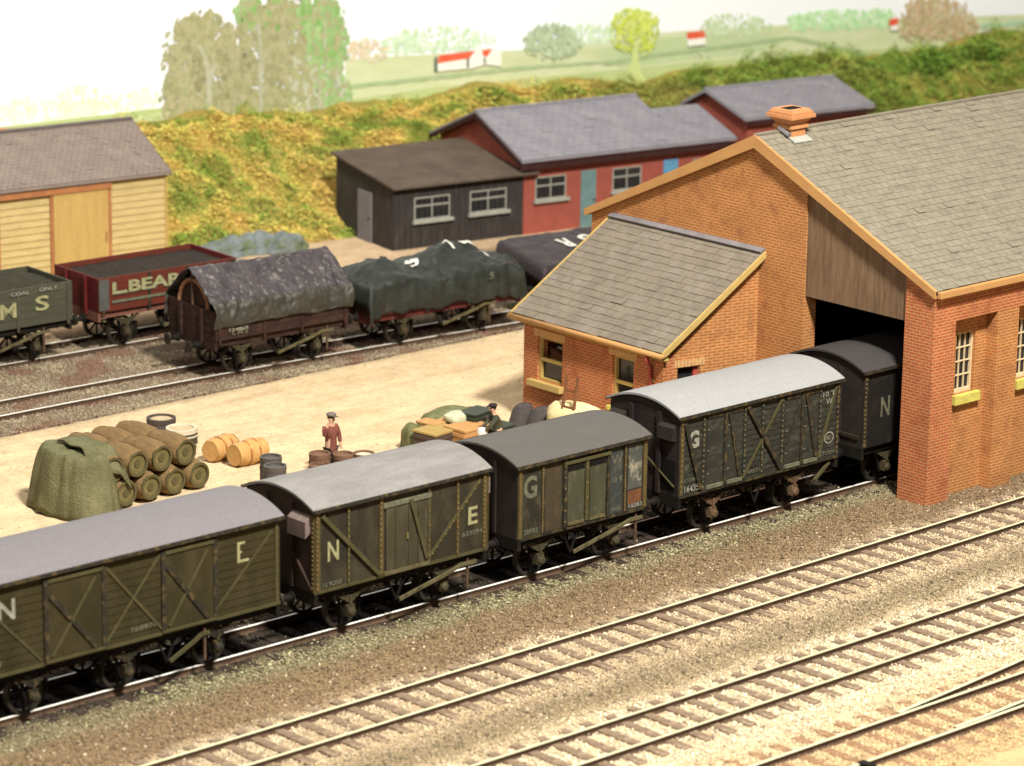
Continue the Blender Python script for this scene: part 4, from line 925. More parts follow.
def panel(th, u0, u1, z0, z1, Lv, hw, m, t=.02, name='door', y0=0, handle=False):
    r_ = []
    for s in (-1, 1):
        sx = lambda u: (-Lv/2+u*Lv) if s < 0 else (Lv/2-u*Lv)
        o = MB().box(sx(u0), sx(u1), s*(hw+.001+y0), s*(hw+t+y0), z0, z1).build(name, m, th); r_.append(o)
        if handle: MB().box(sx(u0)*.5+sx(u1)*.5-.02, sx(u0)*.5+sx(u1)*.5+.02, s*(hw+t+y0+.001), s*(hw+t+.03+y0), (z0+z1)/2-.08, (z0+z1)/2+.06).build('door_handle', RIVM, o)
    return r_
def lett(th, s_, u, z, w, h, Lv, hw, m, y0=.003, bold=.02):
    text(s_, m, th, (-Lv/2+u*Lv, -(hw+y0), z), (1, 0, 0), (0, 0, 1), w, h, bold=bold)

# van 1: long olive van at the left edge
v, Lv, hw = van('long olive green van with a lilac grey roof, leftmost of the row', 32.42, 39.90, OLIVE, OLIVE, RF1, 2.94, 3.23, (-2.25, 0, 2.25), planks=11, hw=1.14, lever=True, box_m=STRAP, lev_x=(.95, .8), lever_m=STRAPO)
u = lambda X: (X-32.42)/Lv
zb, zt = 1.12, 2.86
for X in (34.11, 35.48, 36.93, 38.22): post(v, u(X), Lv, hw, zb, zt, STRAP, .10, .045)
post(v, .012, Lv, hw, zb, zt, STRAPO, .08, .02); post(v, .988, Lv, hw, zb, zt, STRAPO, .08, .02)
for a, e in ((34.16, 35.43), (36.98, 38.17)):
    for q in panel(v, u(a), u(e), zb+.06, zt-.12, Lv, hw, OLIVE, .022): 
        s = -1 if q.data.vertices[0].co.y < 0 else 1
    panel(v, u(a), u(e), zt-.10, zt-.02, Lv, hw, STRAPO, .05, 'door_rail'); panel(v, u(a)-.01, u(e)+.01, zb-.0, zb+.055, Lv, hw, STRAPO, .05, 'door_rail')
    brace(v, u(a)+.005, zt-.35, u(e)-.02, zb+.10, Lv, hw, STRAP, .095, .03, .024); brace(v, u(a)+.01, zb+.12, u(e)-.02, zt-.2, Lv, hw, STRAPO, .05, .02, .024)
brace(v, u(35.53), zt-.05, u(36.88), zb+.1, Lv, hw, STRAPO, .055, .02); brace(v, u(35.53), zb+.1, u(36.88), zt-.05, Lv, hw, STRAPO, .05, .015)
brace(v, u(38.3), zb+.25, u(39.7), zt-.15, Lv, hw, STRAPO, .05, .015); brace(v, u(34.0), zb+.1, u(32.6), zt-.15, Lv, hw, STRAPO, .05, .015)
panel(v, .0, 1.0, zb-.04, zb+.03, Lv, hw, STRAPO, .018, 'base_rail')
lett(v, 'N', u(33.02), 2.20, .40, .42, Lv, hw, LET_W); b = MB(); x0 = -Lv/2+u(38.80)*Lv; yy = -(hw+.004)
for (a, c_, d, e) in ((0, .07, 0, .44), (.07, .30, 0, .06), (.07, .20, .385, .44), (.07, .12, .20, .245)): b.add([(x0+a, yy, 2.19+d), (x0+c_, yy, 2.19+d), (x0+c_, yy, 2.19+e), (x0+a, yy, 2.19+e)], [(0, 1, 2, 3)])
b.build('lettering', LET_Y, v)
lett(v, '168974', u(36.15), 1.30, .62, .11, Lv, hw, LET_F); lett(v, '12 T', u(32.7), 1.30, .4, .10, Lv, hw, LET_F)

# van 2
v, Lv, hw = van('olive van with a patchy pale roof and cream letters N and E', 40.80, 45.62, OLIVE2, BROWNE, RF2, 2.88, 3.18, (-1.30, 1.30), planks=0, hw=1.14, lev_x=(-.05, 1.75))
zb, zt = 1.12, 2.82
for uu, rv, m_, w in ((.018, 16, STRAPL, .12), (.19, 12, STRAPO, .06), (.375, 14, STRAPL, .11), (.82, 12, STRAPL, .07), (.982, 16, STRAPL, .12)): post(v, uu, Lv, hw, zb, zt, m_, w, .03, rv)
post(v, .65, Lv, hw, zb, zt, STRAPO, .07, .04, 5)
panel(v, .40, .64, zb+.08, zt-.25, Lv, hw, DOORO, .035, handle=True); panel(v, .385, .66, zt-.22, zt-.12, Lv, hw, LET_F, .055, 'door_rail'); panel(v, .39, .65, zb-.02, zb+.07, Lv, hw, LEVER, .05, 'door_rail')
for uu in (.455, .53, .585): post(v, uu, Lv, hw, zb+.09, zt-.26, DOORO, .035, .02, name='door_rib', y_off=.035)
brace(v, .04, zt-.06, .36, zb+.06, Lv, hw, STRAPO, .09, .035, .03); brace(v, .655, zb+.14, .955, zt-.10, Lv, hw, STRAPO, .07, .03, .0, 12)
brace(v, .535, zt-.15, .63, zb+.15, Lv, hw, STRAPO, .08, .03, .056)
panel(v, 0, 1, zb-.05, zb+.02, Lv, hw, STRAPO, .015, 'base_rail')
lett(v, 'N', .075, 1.72, .30, .44, Lv, hw, LET_Y); lett(v, 'E', .885, 1.74, .27, .40, Lv, hw, LET_Y); lett(v, '633094', .85, 1.50, .58, .11, Lv, hw, LET_F, .004, .01); lett(v, '12 TONS', .05, 1.18, .5, .10, Lv, hw, LET_F)
# framed end with a vent hood
for e in (-1, 1):
    for yy in (-.42, .42): MB().box(e*(Lv/2+.001), e*(Lv/2+.05), yy-.05, yy+.05, zb-.02, 2.94).build('end_pillar', BROWNE, v)
    MB().prism([(e*(Lv/2+.002), -1.05, 2.42), (e*(Lv/2+.16), -1.05, 2.30), (e*(Lv/2+.16), -1.05, 2.66), (e*(Lv/2+.002), -1.05, 2.78)], (0, .60, 0)).build('end_ventilator', pm('vent_hood_grey', (.20, .15, .13), (.15, .11, .10), 4, .7), v)
    MB().bar((e*(Lv/2+.03), -1.1, zb+.05), (e*(Lv/2+.03), -.4, 1.95), .05, .05).build('end_brace', BROWNE, v)
    for yy in (-1.11, 1.11):
        b = MB(); b.box(e*(Lv/2+.001), e*(Lv/2+.02), yy-.05, yy+.03, zb, 2.8); b.mi = 1; rivets(b, (e*(Lv/2+.02), yy-.01, zb+.05), (e*(Lv/2+.02), yy-.01, 2.78), 16, (e, 0, 0)); b.build('corner_iron', [STRAPL, RIVM], v)

# van 3
v, Lv, hw = van('short grey green van with rivet strips, a faded G and a rust patch at its right end', 46.52, 50.50, GREYV, DARKE, RF3, 2.74, 3.00, (-1.15, 1.15), planks=0, hw=1.12, lev_x=(-.25, 1.75))
v['label'] = 'short grey green van with a faded G and a rust patch at its right end'
zb, zt = 1.10, 2.68
for uu, rv, m_, w in ((.02, 26, STRAPL, .12), (.19, 26, STRAP, .10), (.825, 26, STRAP, .10), (.98, 26, STRAPL, .12)): post(v, uu, Lv, hw, zb, zt, m_, w, .025, rv)
panel(v, .21, .33, zb+.03, zt-.03, Lv, hw, pm('panel_brown', (.058, .046, .026), (.045, .038, .024), 3, .7, dirt=(.09, .058, .028), dscale=3), .006, 'side_panel')
post(v, .355, Lv, hw, zb, zt, STRAP, .10, .05, 6)
panel(v, .375, .50, zb+.12, zt-.16, Lv, hw, GREYD, .03, handle=False); panel(v, .545, .665, zb+.12, zt-.16, Lv, hw, GREYD, .03, handle=False)
for a, e in ((.375, .50), (.545, .665)): panel(v, a, e, zb+.03, zb+.11, Lv, hw, LEVER, .045, 'door_rail'); panel(v, a, e, zt-.30, zt-.17, Lv, hw, BLK, .033, 'door_vent')
post(v, .522, Lv, hw, zb+.05, zt-.1, STRAPO, .10, .045, 4); post(v, .685, Lv, hw, zb, zt, STRAP, .05, .04)
panel(v, .34, .70, zt-.12, zt-.05, Lv, hw, STRAPO, .07, 'door_rail')
panel(v, .705, .80, zb+.03, zt-.05, Lv, hw, pm('panel_blue_grey', (.048, .052, .048), (.036, .04, .038), 3, .7, dirt=(.075, .075, .06), dscale=4), .006, 'side_panel')
panel(v, .85, .955, zb+.5, zt-.05, Lv, hw, pm('panel_chipped_white', (.085, .085, .07), (.06, .065, .055), 3, .7, dirt=(.30, .27, .19), dscale=4.5, dthr=(.50, .62), damt=.95, stretch=(1, 1, .6)), .006, 'side_panel')
panel(v, .85, .955, zb+.16, zb+.46, Lv, hw, pm('panel_rust', (.17, .07, .03), (.12, .05, .025), 4, .8), .006, 'side_panel')
panel(v, 0, 1, zb-.06, zb+.02, Lv, hw, STRAP, .02, 'base_rail')
lett(v, 'G', .045, 1.98, .40, .52, Lv, hw, LET_F, .004, .03); lett(v, '20592', .05, 1.16, .42, .12, Lv, hw, LET_F, .004); lett(v, 'W', .715, 2.28, .34, .22, Lv, hw, LET_F, .01, .0); lett(v, '10 T', .72, 1.85, .33, .13, Lv, hw, LET_F, .01); lett(v, '10283', .855, 1.155, .42, .10, Lv, hw, LET_W, .012); lett(v, 'TARE', .72, 1.18, .30, .09, Lv, hw, LET_F, .01)
for yy in (-.4, .4):
    for e in (-1, 1): MB().box(e*(Lv/2+.001), e*(Lv/2+.04), yy-.04, yy+.04, zb, 2.78).build('end_pillar', DARKE, v)

# van 4
v, Lv, hw = van('dark planked van with a pale roof, crossed braces and a white G, outside the shed door', 51.50, 56.92, DARKV, DARKE, RF4, 2.98, 3.28, (-1.38, 1.38), planks=14, hw=1.14, lever=False, lev_x=(0, 1.0), box_m=AXR)
v['label'] = 'dark planked van with crossed braces, a pale roof and a white letter G'
zb, zt = 1.14, 2.92
for uu, rv, m_, w in ((.014, 14, STRAPL, .10), (.145, 14, STRAP, .08), (.395, 14, STRAP, .08), (.505, 12, STRAP, .06), (.63, 14, STRAP, .08), (.87, 14, STRAP, .07), (.986, 14, STRAP, .10)): post(v, uu, Lv, hw, zb, zt, m_, w, .03, rv, rm=RIVM if uu < .1 or uu > .9 else LET_F)
for c_ in (.275, .755): post(v, c_, Lv, hw, zb, zt, STRAP, .09, .05); 
for a, e in ((.165, .262), (.288, .378), (.65, .742), (.768, .855)):
    panel(v, a, e, zb+.10, zt-.10, Lv, hw, DARKV, .014); panel(v, a, e, zb-.0, zb+.085, Lv, hw, LET_F, .06, 'door_rail'); panel(v, a, e, zt-.09, zt-.0, Lv, hw, STRAP, .04, 'door_rail')
    for s in (-1, 1):
        for z in (zb+.35, zb+.9, zb+1.4):
            sx = lambda q: (-Lv/2+q*Lv) if s < 0 else (Lv/2-q*Lv); MB().box(sx(a), sx(a)+.07*(1 if s < 0 else -1), s*(hw+.015), s*(hw+.03), z, z+.03).build('hinge', LET_F, v)
brace(v, .025, zt-.08, .125, zb+.05, Lv, hw, STRAP, .10, .04, .03); brace(v, .295, zt-.06, .365, zb+.10, Lv, hw, STRAP, .09, .035, .02)
brace(v, .405, zt-.02, .62, zb+.06, Lv, hw, STRAP, .11, .045, .03); brace(v, .62, zt-.04, .385, zb+.04, Lv, hw, STRAPO, .07, .02, .03)
brace(v, .745, zt-.08, .66, zb+.6, Lv, hw, STRAP, .06, .03, .015); brace(v, .775, zt-.04, .845, zb+.12, Lv, hw, STRAP, .10, .04, .02); brace(v, .97, zt-.04, .865, zb+.1, Lv, hw, STRAPO, .07, .03, .01)
panel(v, 0, 1, zb-.07, zb-.005, Lv, hw, STRAP, .03, 'base_rail')
lett(v, 'G', .055, 2.20, .34, .42, Lv, hw, LET_W, .004, .045); lett(v, '16435', .03, 1.19, .47, .15, Lv, hw, LET_W, .040, .01); lett(v, '10 TONS', .025, 1.42, .42, .09, Lv, hw, LET_F, .006); lett(v, 'XP', .03, 1.72, .16, .11, Lv, hw, LET_F, .006)
lett(v, '10 T', .885, 2.66, .42, .12, Lv, hw, LET_W, .02, .01); lett(v, 'W', .905, 2.46, .22, .15, Lv, hw, LET_W, .02, .01); lett(v, 'TARE 7.12', .40, 1.24, .62, .09, Lv, hw, LET_F, .02); lett(v, 'RETURN', .86, 1.21, .60, .09, Lv, hw, LET_F, .02)
b = MB(); cx, cz = -Lv/2+.935*Lv, 1.62
for i in range(24):
    a0, a1 = 2*math.pi*i/24, 2*math.pi*(i+1)/24
    b.add([(cx+.17*math.cos(a0), -(hw+.012), cz+.15*math.sin(a0)), (cx+.17*math.cos(a1), -(hw+.012), cz+.15*math.sin(a1)), (cx+.135*math.cos(a1), -(hw+.012), cz+.115*math.sin(a1)), (cx+.135*math.cos(a0), -(hw+.012), cz+.115*math.sin(a0))], [(0, 1, 2, 3)])
b.build('oval_badge', LET_W, v); lett(v, 'SC', .917, 1.57, .17, .10, Lv, hw, LET_W, .012)
for e in (-1, 1):
    for yy in (-.5, .42): MB().box(e*(Lv/2+.001), e*(Lv/2+.06), yy-.06, yy+.06, zb-.05, 3.08-.12*abs(yy)).build('end_pillar', DARKE, v)
    for y0 in (-1.04, .56): MB().prism([(e*(Lv/2+.002), y0, 2.42), (e*(Lv/2+.14), y0, 2.44), (e*(Lv/2+.12), y0, 2.74), (e*(Lv/2+.002), y0, 2.80)], (0, .50, 0)).build('end_ventilator', DARKE, v)
    MB().box(e*(Lv/2+.002), e*(Lv/2+.02), -1.04, -.58, zb+.1, 1.95).build('end_hatch', BLK, v)
    MB().bar((e*(Lv/2+.05), .4, 2.2), (e*(Lv/2+.05), -1.05, zb+.2), .03, .03).build('end_brace', STRAPO, v)
for s in (-1, 1):
    MB().bar((1.95, s*1.1, .62), (2.45, s*1.1, .98), .07, .06).build('step_iron', STRAPO, v)

# van 5, half inside the shed, its colours darkened for the shed's shade
v, Lv, hw = van('very dark van half inside the brick shed, letter N on its side', 57.75, 62.6, pm('van_shaded_brown', (.016, .014, .012), (.012, .011, .010), 2, .7, dirt=(.028, .023, .018), dscale=3), pm('van_end_shadow_brown', (.028, .022, .019), (.02, .016, .014), 2, .75, dirt=(.042, .032, .026), dscale=2), RF5, 3.0, 3.30, (-1.3, 1.3), planks=0, hw=1.14)
zb, zt = 1.12, 2.92
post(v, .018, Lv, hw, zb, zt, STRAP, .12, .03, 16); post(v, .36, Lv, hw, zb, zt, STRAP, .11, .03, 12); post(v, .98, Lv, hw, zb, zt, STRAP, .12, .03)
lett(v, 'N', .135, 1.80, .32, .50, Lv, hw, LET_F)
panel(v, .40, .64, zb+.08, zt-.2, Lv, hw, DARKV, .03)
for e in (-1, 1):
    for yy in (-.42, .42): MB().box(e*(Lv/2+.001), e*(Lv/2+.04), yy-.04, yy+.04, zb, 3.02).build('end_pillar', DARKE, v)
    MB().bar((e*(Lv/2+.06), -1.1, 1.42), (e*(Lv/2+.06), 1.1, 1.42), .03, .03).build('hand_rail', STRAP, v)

# ---- open wagons
def track_pose(pts, x):
    xs_ = [p[0] for p in pts]; c = np.polyfit(xs_, [p[1] for p in pts], 2); return float(np.polyval(c, x)), math.atan(float(np.polyval(np.polyder(c), x)))
PA = [(40, 70.33), (46.5, 70.22), (54, 70.0), (62.8, 69.3), (72, 68.2)]; PB = [(40, 75.02), (48.5, 74.63), (54.3, 74.36), (70, 73.6)]
def wagon(pts, xc, L_, label, side_m, end_m, in_m, zb, zt, planks, axles, hw=1.15, group=None, cat='open wagon', sole=UND, **ck):
    y, a = track_pose(pts, xc); th = empty('open_wagon', (xc, y, 0), a, label, cat, group)
    h = (zt-zb)/planks
    for s in (-1, 1):
        b = MB()
        for i in range(planks): b.box(-L_/2, L_/2, s*(hw-.06), s*hw, zb+i*h+.008, zb+(i+1)*h-.008)
        b.box(-L_/2+.01, L_/2-.01, s*(hw-.055), s*(hw-.008), zb, zt-.01); b.build('side_boards', side_m, th)
        for u in (.03, .36, .64, .97): MB().box(-L_/2+u*L_-.04, -L_/2+u*L_+.04, s*(hw+.001), s*(hw+.03), zb-.1, zt-.02).build('side_strap', ck.get('strap', STRAP), th)
    for e in (-1, 1):
        b = MB()
        for i in range(planks): b.box(e*(L_/2-.061), e*L_/2, -hw+.061, hw-.061, zb+i*h+.008, zb+(i+1)*h-.008)
        b.box(e*(L_/2-.055), e*(L_/2-.01), -hw+.062, hw-.062, zb, zt-.01); b.build('end_boards', end_m, th)
        for yy in (-.5, .5): MB().box(e*(L_/2+.001), e*(L_/2+.07), yy-.05, yy+.05, zb-.12, zt-.04).build('end_pillar', end_m, th)
    MB().box(-L_/2+.062, L_/2-.062, -hw+.062, hw-.062, zb, zb+.06).build('floor', in_m, th)
    chassis(th, L_, axles, W_=2.2, zt=zb, sole=sole, head=sole, box_m=ck.get('box_m'), lev_x=(-.15, 1.5), lever_m=ck.get('lever_m'))
    return th
INW = pm('wagon_inside', (0.06, 0.045, 0.03), (0.042, 0.033, 0.024), 3, .8)
COAL = pm('coal_load', (0.045, 0.042, 0.0252), (0.03, 0.0282, 0.018), 4, .8, dirt=(0.066, 0.06, 0.03), dscale=2, bump=1, bscale=10, bdist=.08)
COALB = pm('coal_load_brown', (0.039, 0.03, 0.0228), (0.027, 0.021, 0.0168), 4, .8, bump=1, bscale=10, bdist=.08)
def load(th, L_, hw, z0, peak, m, seed, name='coal_load'):
    b = MB()
    def f(i, j):
        x = (-.5+i)*(L_-.14); y = (-.5+j)*(2*hw-.14); e = min(1, 5*min(i, 1-i))*min(1, 4*min(j, 1-j))
        return (x, y, z0+peak*e*(.6+.6*mn.noise(Vector((x*.9, y*.9, seed))))+.05*mn.noise(Vector((x*5, y*5, seed))))
    b.grid(f, 60, 34); o = b.build(name, m, th)
    return o
GRN1 = pm('wagon_grey_green', (0.0675, 0.0675, 0.0432), (0.0513, 0.0513, 0.0351), 2, .7, dirt=(0.108, 0.1026, 0.0648), dscale=2, damt=.6, stretch=(1, 1, 3))
REDW = pm('wagon_red', (0.135, 0.0297, 0.01728), (0.0972, 0.02268, 0.01512), 2, .65, dirt=(0.108, 0.0378, 0.0216), dscale=2, damt=.6, stretch=(1, 1, 3))
REDE = pm('wagon_red_end', (0.1294, 0.01688, 0.01688), (0.09563, 0.01462, 0.01462), 2, .6)
RBR = pm('wagon_brown', (0.04275, 0.0216, 0.0162), (0.027, 0.0153, 0.0126), 2.5, .75, dirt=(0.0765, 0.0405, 0.027), dscale=3, damt=.7, stretch=(1, 1, 2))
SOR = pm('solebar_pinkish', (0.21, 0.091, 0.063), (0.14, 0.063, 0.0455), 3, .7)
GB = 'open coal wagons on the rear siding'
w = wagon(PB, 48.15, 4.85, 'grey green open wagon of coal lettered M S at the left edge', GRN1, GRN1, INW, 1.10, 2.20, 5, (-1.35, 1.35), group=GB, strap=GRN1)
MB().box(-2.35, 2.35, -1.08, 1.08, 1.2, 1.9).build('coal_load', COAL, w); load(w, 4.85, 1.15, 2.05, .40, COAL, 3)
text('L', WHITE, w, (-1.35, -1.184, 1.42), (1, 0, 0), (0, 0, 1), .40, .42); text('M', LET_Y, w, (.10, -1.184, 1.42), (1, 0, 0), (0, 0, 1), .52, .42); text('S', LET_Y, w, (1.22, -1.184, 1.50), (1, 0, 0), (0, 0, 1), .44, .42)
text('COAL', LET_W, w, (.45, -1.184, 2.02), (1, 0, 0), (0, 0, 1), .60, .11); text('ONLY', LET_W, w, (1.35, -1.184, 2.04), (1, 0, 0), (0, 0, 1), .60, .11)
w = wagon(PB, 53.75, 4.65, 'red open wagon of coal lettered L.BEARD beside the timber shed', REDW, REDE, INW, 1.14, 2.12, 5, (-1.3, 1.3), group=GB, strap=STRAP, sole=SOR)
w['label'] = 'red open wagon with white shaded lettering and a dark load'
MB().box(-2.25, 2.25, -1.08, 1.08, 1.2, 1.78).build('coal_load', COALB, w); load(w, 4.65, 1.15, 1.97, .12, COALB, 8)
text('L.BEARD', LET_F, w, (-1.86, -1.184, 1.60), (1, 0, 0), (0, 0, 1), 2.85, .36, bold=.03); text('L.BEARD', LET_Y, w, (-1.90, -1.190, 1.63), (1, 0, 0), (0, 0, 1), 2.85, .34, bold=.03)
MB().box(-1.9, 2.2, -1.1825, -1.1815, 1.37, 1.45).build('painted_band', LET_F, w)
MB().box(-2.33, -2.0, -1.1815, -1.176, 1.2, 2.08).build('side_plate', pm('plate_dark_grey', (.10, .10, .09), None, 3, .7), w)

# ---- sheeted wagons
def tarp_mat(n, a, b_, d, dthr=(.55, .66), dscale=3.5, damt=.8):
    return pm(n, a, b_, 1.8, .55, dirt=d, dscale=dscale, dthr=dthr, damt=damt, bump=.5, bscale=5, bdist=.06, spec=.4)
GA = 'sheeted wagons on the yard siding'
xw = 54.37
w = wagon(PA, xw, 4.45, 'red brown wagon under a crinkled purple grey sheet over a ridge bar, leftmost sheeted wagon', RBR, RBR, INW, 1.08, 1.90, 4, (-1.25, 1.25), group=GA, box_m=AXB, sole=RBR, strap=RBR, spokes=8)
w['label'] = 'red brown wagon under a crinkled purple grey sheet over a ridge'
text('L M S', LET_F, w, (-1.7, -1.184, 1.2), (1, 0, 0), (0, 0, 1), .5, .12); text('124865', LET_W, w, (-1.8, -1.184, 1.30), (1, 0, 0), (0, 0, 1), .62, .10)
TP1 = tarp_mat('sheet_purple_grey', (0.06175, 0.052, 0.0546), (0.0338, 0.02795, 0.03055), (0.221, 0.2015, 0.182), (.56, .64), 5.5, .65)
TP1B = tarp_mat('sheet_olive_side', (0.04675, 0.044, 0.0319), (0.033, 0.0319, 0.0231), (0.154, 0.1485, 0.121), (.60, .72), 3)
b = MB()
prof = [(-1.20, 1.44), (-1.24, 1.62), (-1.22, 1.95), (-1.18, 2.06), (-.78, 2.38), (-.38, 2.70), (-.08, 2.93), (.08, 2.93), (.38, 2.70), (.78, 2.38), (1.18, 2.06), (1.24, 1.95), (1.24, 1.62), (1.20, 1.40)]
cum = [0]
for p, q in zip(prof, prof[1:]): cum.append(cum[-1]+math.dist(p, q))
def sheet1(i, j):
    s_ = j*cum[-1]; y = float(np.interp(s_, cum, [p[0] for p in prof])); z = float(np.interp(s_, cum, [p[1] for p in prof]))
    x = -2.30+4.6*i; edge = 1 if j in (0, 1) else 0
    rg = lambda q, f_: 1-abs(mn.noise(Vector((x*q, y*q, z*q+f_))))*2
    k = .05*mn.noise(Vector((x*1.5, y*1.5, z*2)))+.040*rg(2.2, 3)+.022*rg(5.5, 7)-.03
    if abs(y) > 1.1: k *= 1.8
    if edge: z += .07*mn.noise(Vector((x*2, y, 3)))
    if i in (0, 1): x += .07*mn.noise(Vector((y*2, z*2, 3)))
    z -= .05*math.sin(math.pi*i)*(1-abs(y))
    n_ = Vector((0, y, .9)).normalized(); return (x, y+n_.y*k, z+n_.z*k)
b.grid(sheet1, 150, 90)
nrow = 69; 
b.m = [1 if (j < 15 or j > 73) else 0 for j in range(89) for i in range(149)]
o = b.build('wagon_sheet', [TP1, TP1B], None, smooth=True, solid=.015)
y_, a_ = track_pose(PA, xw); o.location = (xw, y_, 0); o.rotation_euler = (0, 0, a_)
tag(o, 'crinkled purple grey sheet tented over the brown wagon', 'tarpaulin')
for e in (-1, 1):
    b = MB(); b.tube([(e*2.16, -.72*math.cos(t), 1.78+.80*math.sin(t)) for t in np.linspace(0, math.pi, 12)], .06, 8); b.build('hoop', pm('hoop_wood', (.30, .15, .08), (.22, .11, .06), 3, .7), w)
MB().prism([(-2.14, -.66, 1.9), (-2.14, .66, 1.9)]+[(-2.14, .66*math.cos(t), 1.9+.62*math.sin(t)) for t in np.linspace(.1, math.pi-.1, 10)], (.04, 0, 0)).build('raised_end', RBR, w)
MB().bar((-2.25, 0, 2.86), (2.25, 0, 2.86), .07, .07).build('sheet_rail', INW, w)
for e in (-1, 1): MB().bar((e*2.2, 0, 1.9), (e*2.2, 0, 2.84), .05, .05).build('sheet_rail_post', RUST, w)

def lumpy(name, label, xc, L_, hw, zfn, mats, drop, seed, amp=.05, cat='tarpaulin', group=None):
    b = MB(); nu, nv = 80, 56; tot = 2*hw+2*drop
    def f(i, j):
        x0 = (-.5+i)*(L_+2*drop*.35); s_ = (-.5+j)*tot
        xi = max(-L_/2, min(L_/2, x0)); ex = abs(x0)-L_/2
        y = max(-hw, min(hw, s_)); d = max(0, abs(s_)-hw); dx = max(0, ex)*2.2
        z = zfn(xi, y); 
        z -= d+dx*.8
        out = .04*min(1, d*5)+.05*max(0, mn.noise(Vector((xi*2.3, seed, 1))))*min(1, d*3)
        y += math.copysign(out+.02, s_) if d > 0 else 0
        x = xi+math.copysign(min(.10, dx*.2)+.03*mn.noise(Vector((y*2, seed, 4))), x0) if ex > 0 else xi
        k = amp*(mn.noise(Vector((x*1.7, y*1.7+z, seed)))+.9*(1-2*abs(mn.noise(Vector((x*2.3, y*2.3+z, seed)))))+.4*mn.noise(Vector((x*4.7, y*4.7+z, seed))))
        if j in (0, 1): z += .09*mn.noise(Vector((x*1.6, seed, 9)))
        return (x, y+k*(1 if d > 0 else .2), z+k)
    b.grid(f, nu, nv); o = b.build(name, mats, None, smooth=True, solid=.015)
    yy, a = track_pose(PA, xc); o.location = (xc, yy, 0); o.rotation_euler = (0, 0, a)
    return tag(o, label, cat, group), f
w = wagon(PA, 60.05, 5.3, 'brown wagon hidden under a lumpy dark green sheet, middle of the three sheeted wagons', RBR, RBR, INW, 1.02, 1.75, 4, (-1.42, 1.42), group=GA, box_m=AXB, sole=MAROON)
w['label'] = 'brown wagon under a lumpy dark green sheet, between two other sheeted wagons'
MB().box(-2.5, 2.5, -1.0, 1.0, 1.1, 1.9).build('load', INW, w)
def z2(x, y):
    return 1.94+.34*math.exp(-((x+1.7)/.6)**4-(y/1.0)**2)+.44*math.exp(-((x-.85)/1.15)**4-((y-.1)/.85)**2)-.12*abs(y)+.07*mn.noise(Vector((x*1.2, y*1.5, 2)))
TP2 = tarp_mat('sheet_dark_green', (0.021, 0.0259, 0.0203), (0.014, 0.0175, 0.0147), (0.0385, 0.0455, 0.035), (.5, .72), 2)
o, f2 = lumpy('wagon_sheet', 'lumpy dark green sheet with white letters over a wagon', 60.05, 5.35, 1.17, z2, [TP2], .92, 3, .085)
F2 = (5.35+2*.92*.35, 2*1.17+2*.92, f2)
def on_sheet(o, s_, x, y, ang, w_, h_, fz, mat=WHITE, lift=.10):
    """lettering painted on a sheet: a flat text wrapped on to its surface"""
    t = text(s_, mat, o, (0, 0, 0), (1, 0, 0), (0, 1, 0), w_, h_, bold=.03)
    bm = bmesh.new(); bm.from_mesh(t.data); bmesh.ops.triangulate(bm, faces=bm.faces)
    for _ in range(3):
        bmesh.ops.subdivide_edges(bm, edges=[e_ for e_ in bm.edges if e_.calc_length() > .07], cuts=1); bmesh.ops.triangulate(bm, faces=bm.faces)
    bm.to_mesh(t.data); bm.free()
    ca, sa = math.cos(ang), math.sin(ang); LL, tot, ff = fz
    for p in t.data.vertices:
        X = x+p.co.x*ca-p.co.y*sa; Y = y+p.co.x*sa+p.co.y*ca; q = ff(min(.98, max(.02, X/LL+.5)), Y/tot+.5); p.co = (X, q[1], q[2]+lift)
on_sheet(o, 'S', -.62, -.28, math.radians(5), .30, .44, F2, WHITE, .045); on_sheet(o, 'M', -1.35, .0, math.radians(5), .42, .34, F2, LET_W, .045)
on_sheet(o, 'L', .95, .18, math.radians(185), .28, .34, F2, WHITE, .045); on_sheet(o, 'M', 1.65, .20, math.radians(185), .34, .30, F2, WHITE, .045); on_sheet(o, 'I', 2.1, -.30, math.radians(95), .10, .36, F2, WHITE, .045)
text('5', LET_F, o, (1.35, -1.31, 1.62), (1, 0, 0), (0, 0, 1), .16, .2)
w = wagon(PA, 66.2, 5.2, 'wagon under a smooth purple black sheet, mostly hidden behind the lean-to office', RBR, RBR, INW, 1.02, 1.6, 4, (-1.4, 1.4), group=GA, sole=UND)
w['label'] = 'wagon under a smooth purple black sheet, partly hidden by the lean-to office'
def z3(x, y): return 1.84+.17*y
TP3 = tarp_mat('sheet_purple_black', (0.032, 0.0216, 0.0232), (0.024, 0.0168, 0.0184), (0.048, 0.036, 0.036), (.5, .75), 2)
o, f3 = lumpy('wagon_sheet', 'smooth purple black sheet with upside down white letters S R', 66.2, 5.4, 1.15, z3, [TP3], .75, 8, .02)
F3 = (5.4+2*.75*.35, 2*1.15+2*.75, f3)
on_sheet(o, 'R', -.72, .55, math.pi, .40, .66, F3, WHITE, .035); on_sheet(o, 'S', .12, .62, math.pi, .40, .66, F3, WHITE, .035)

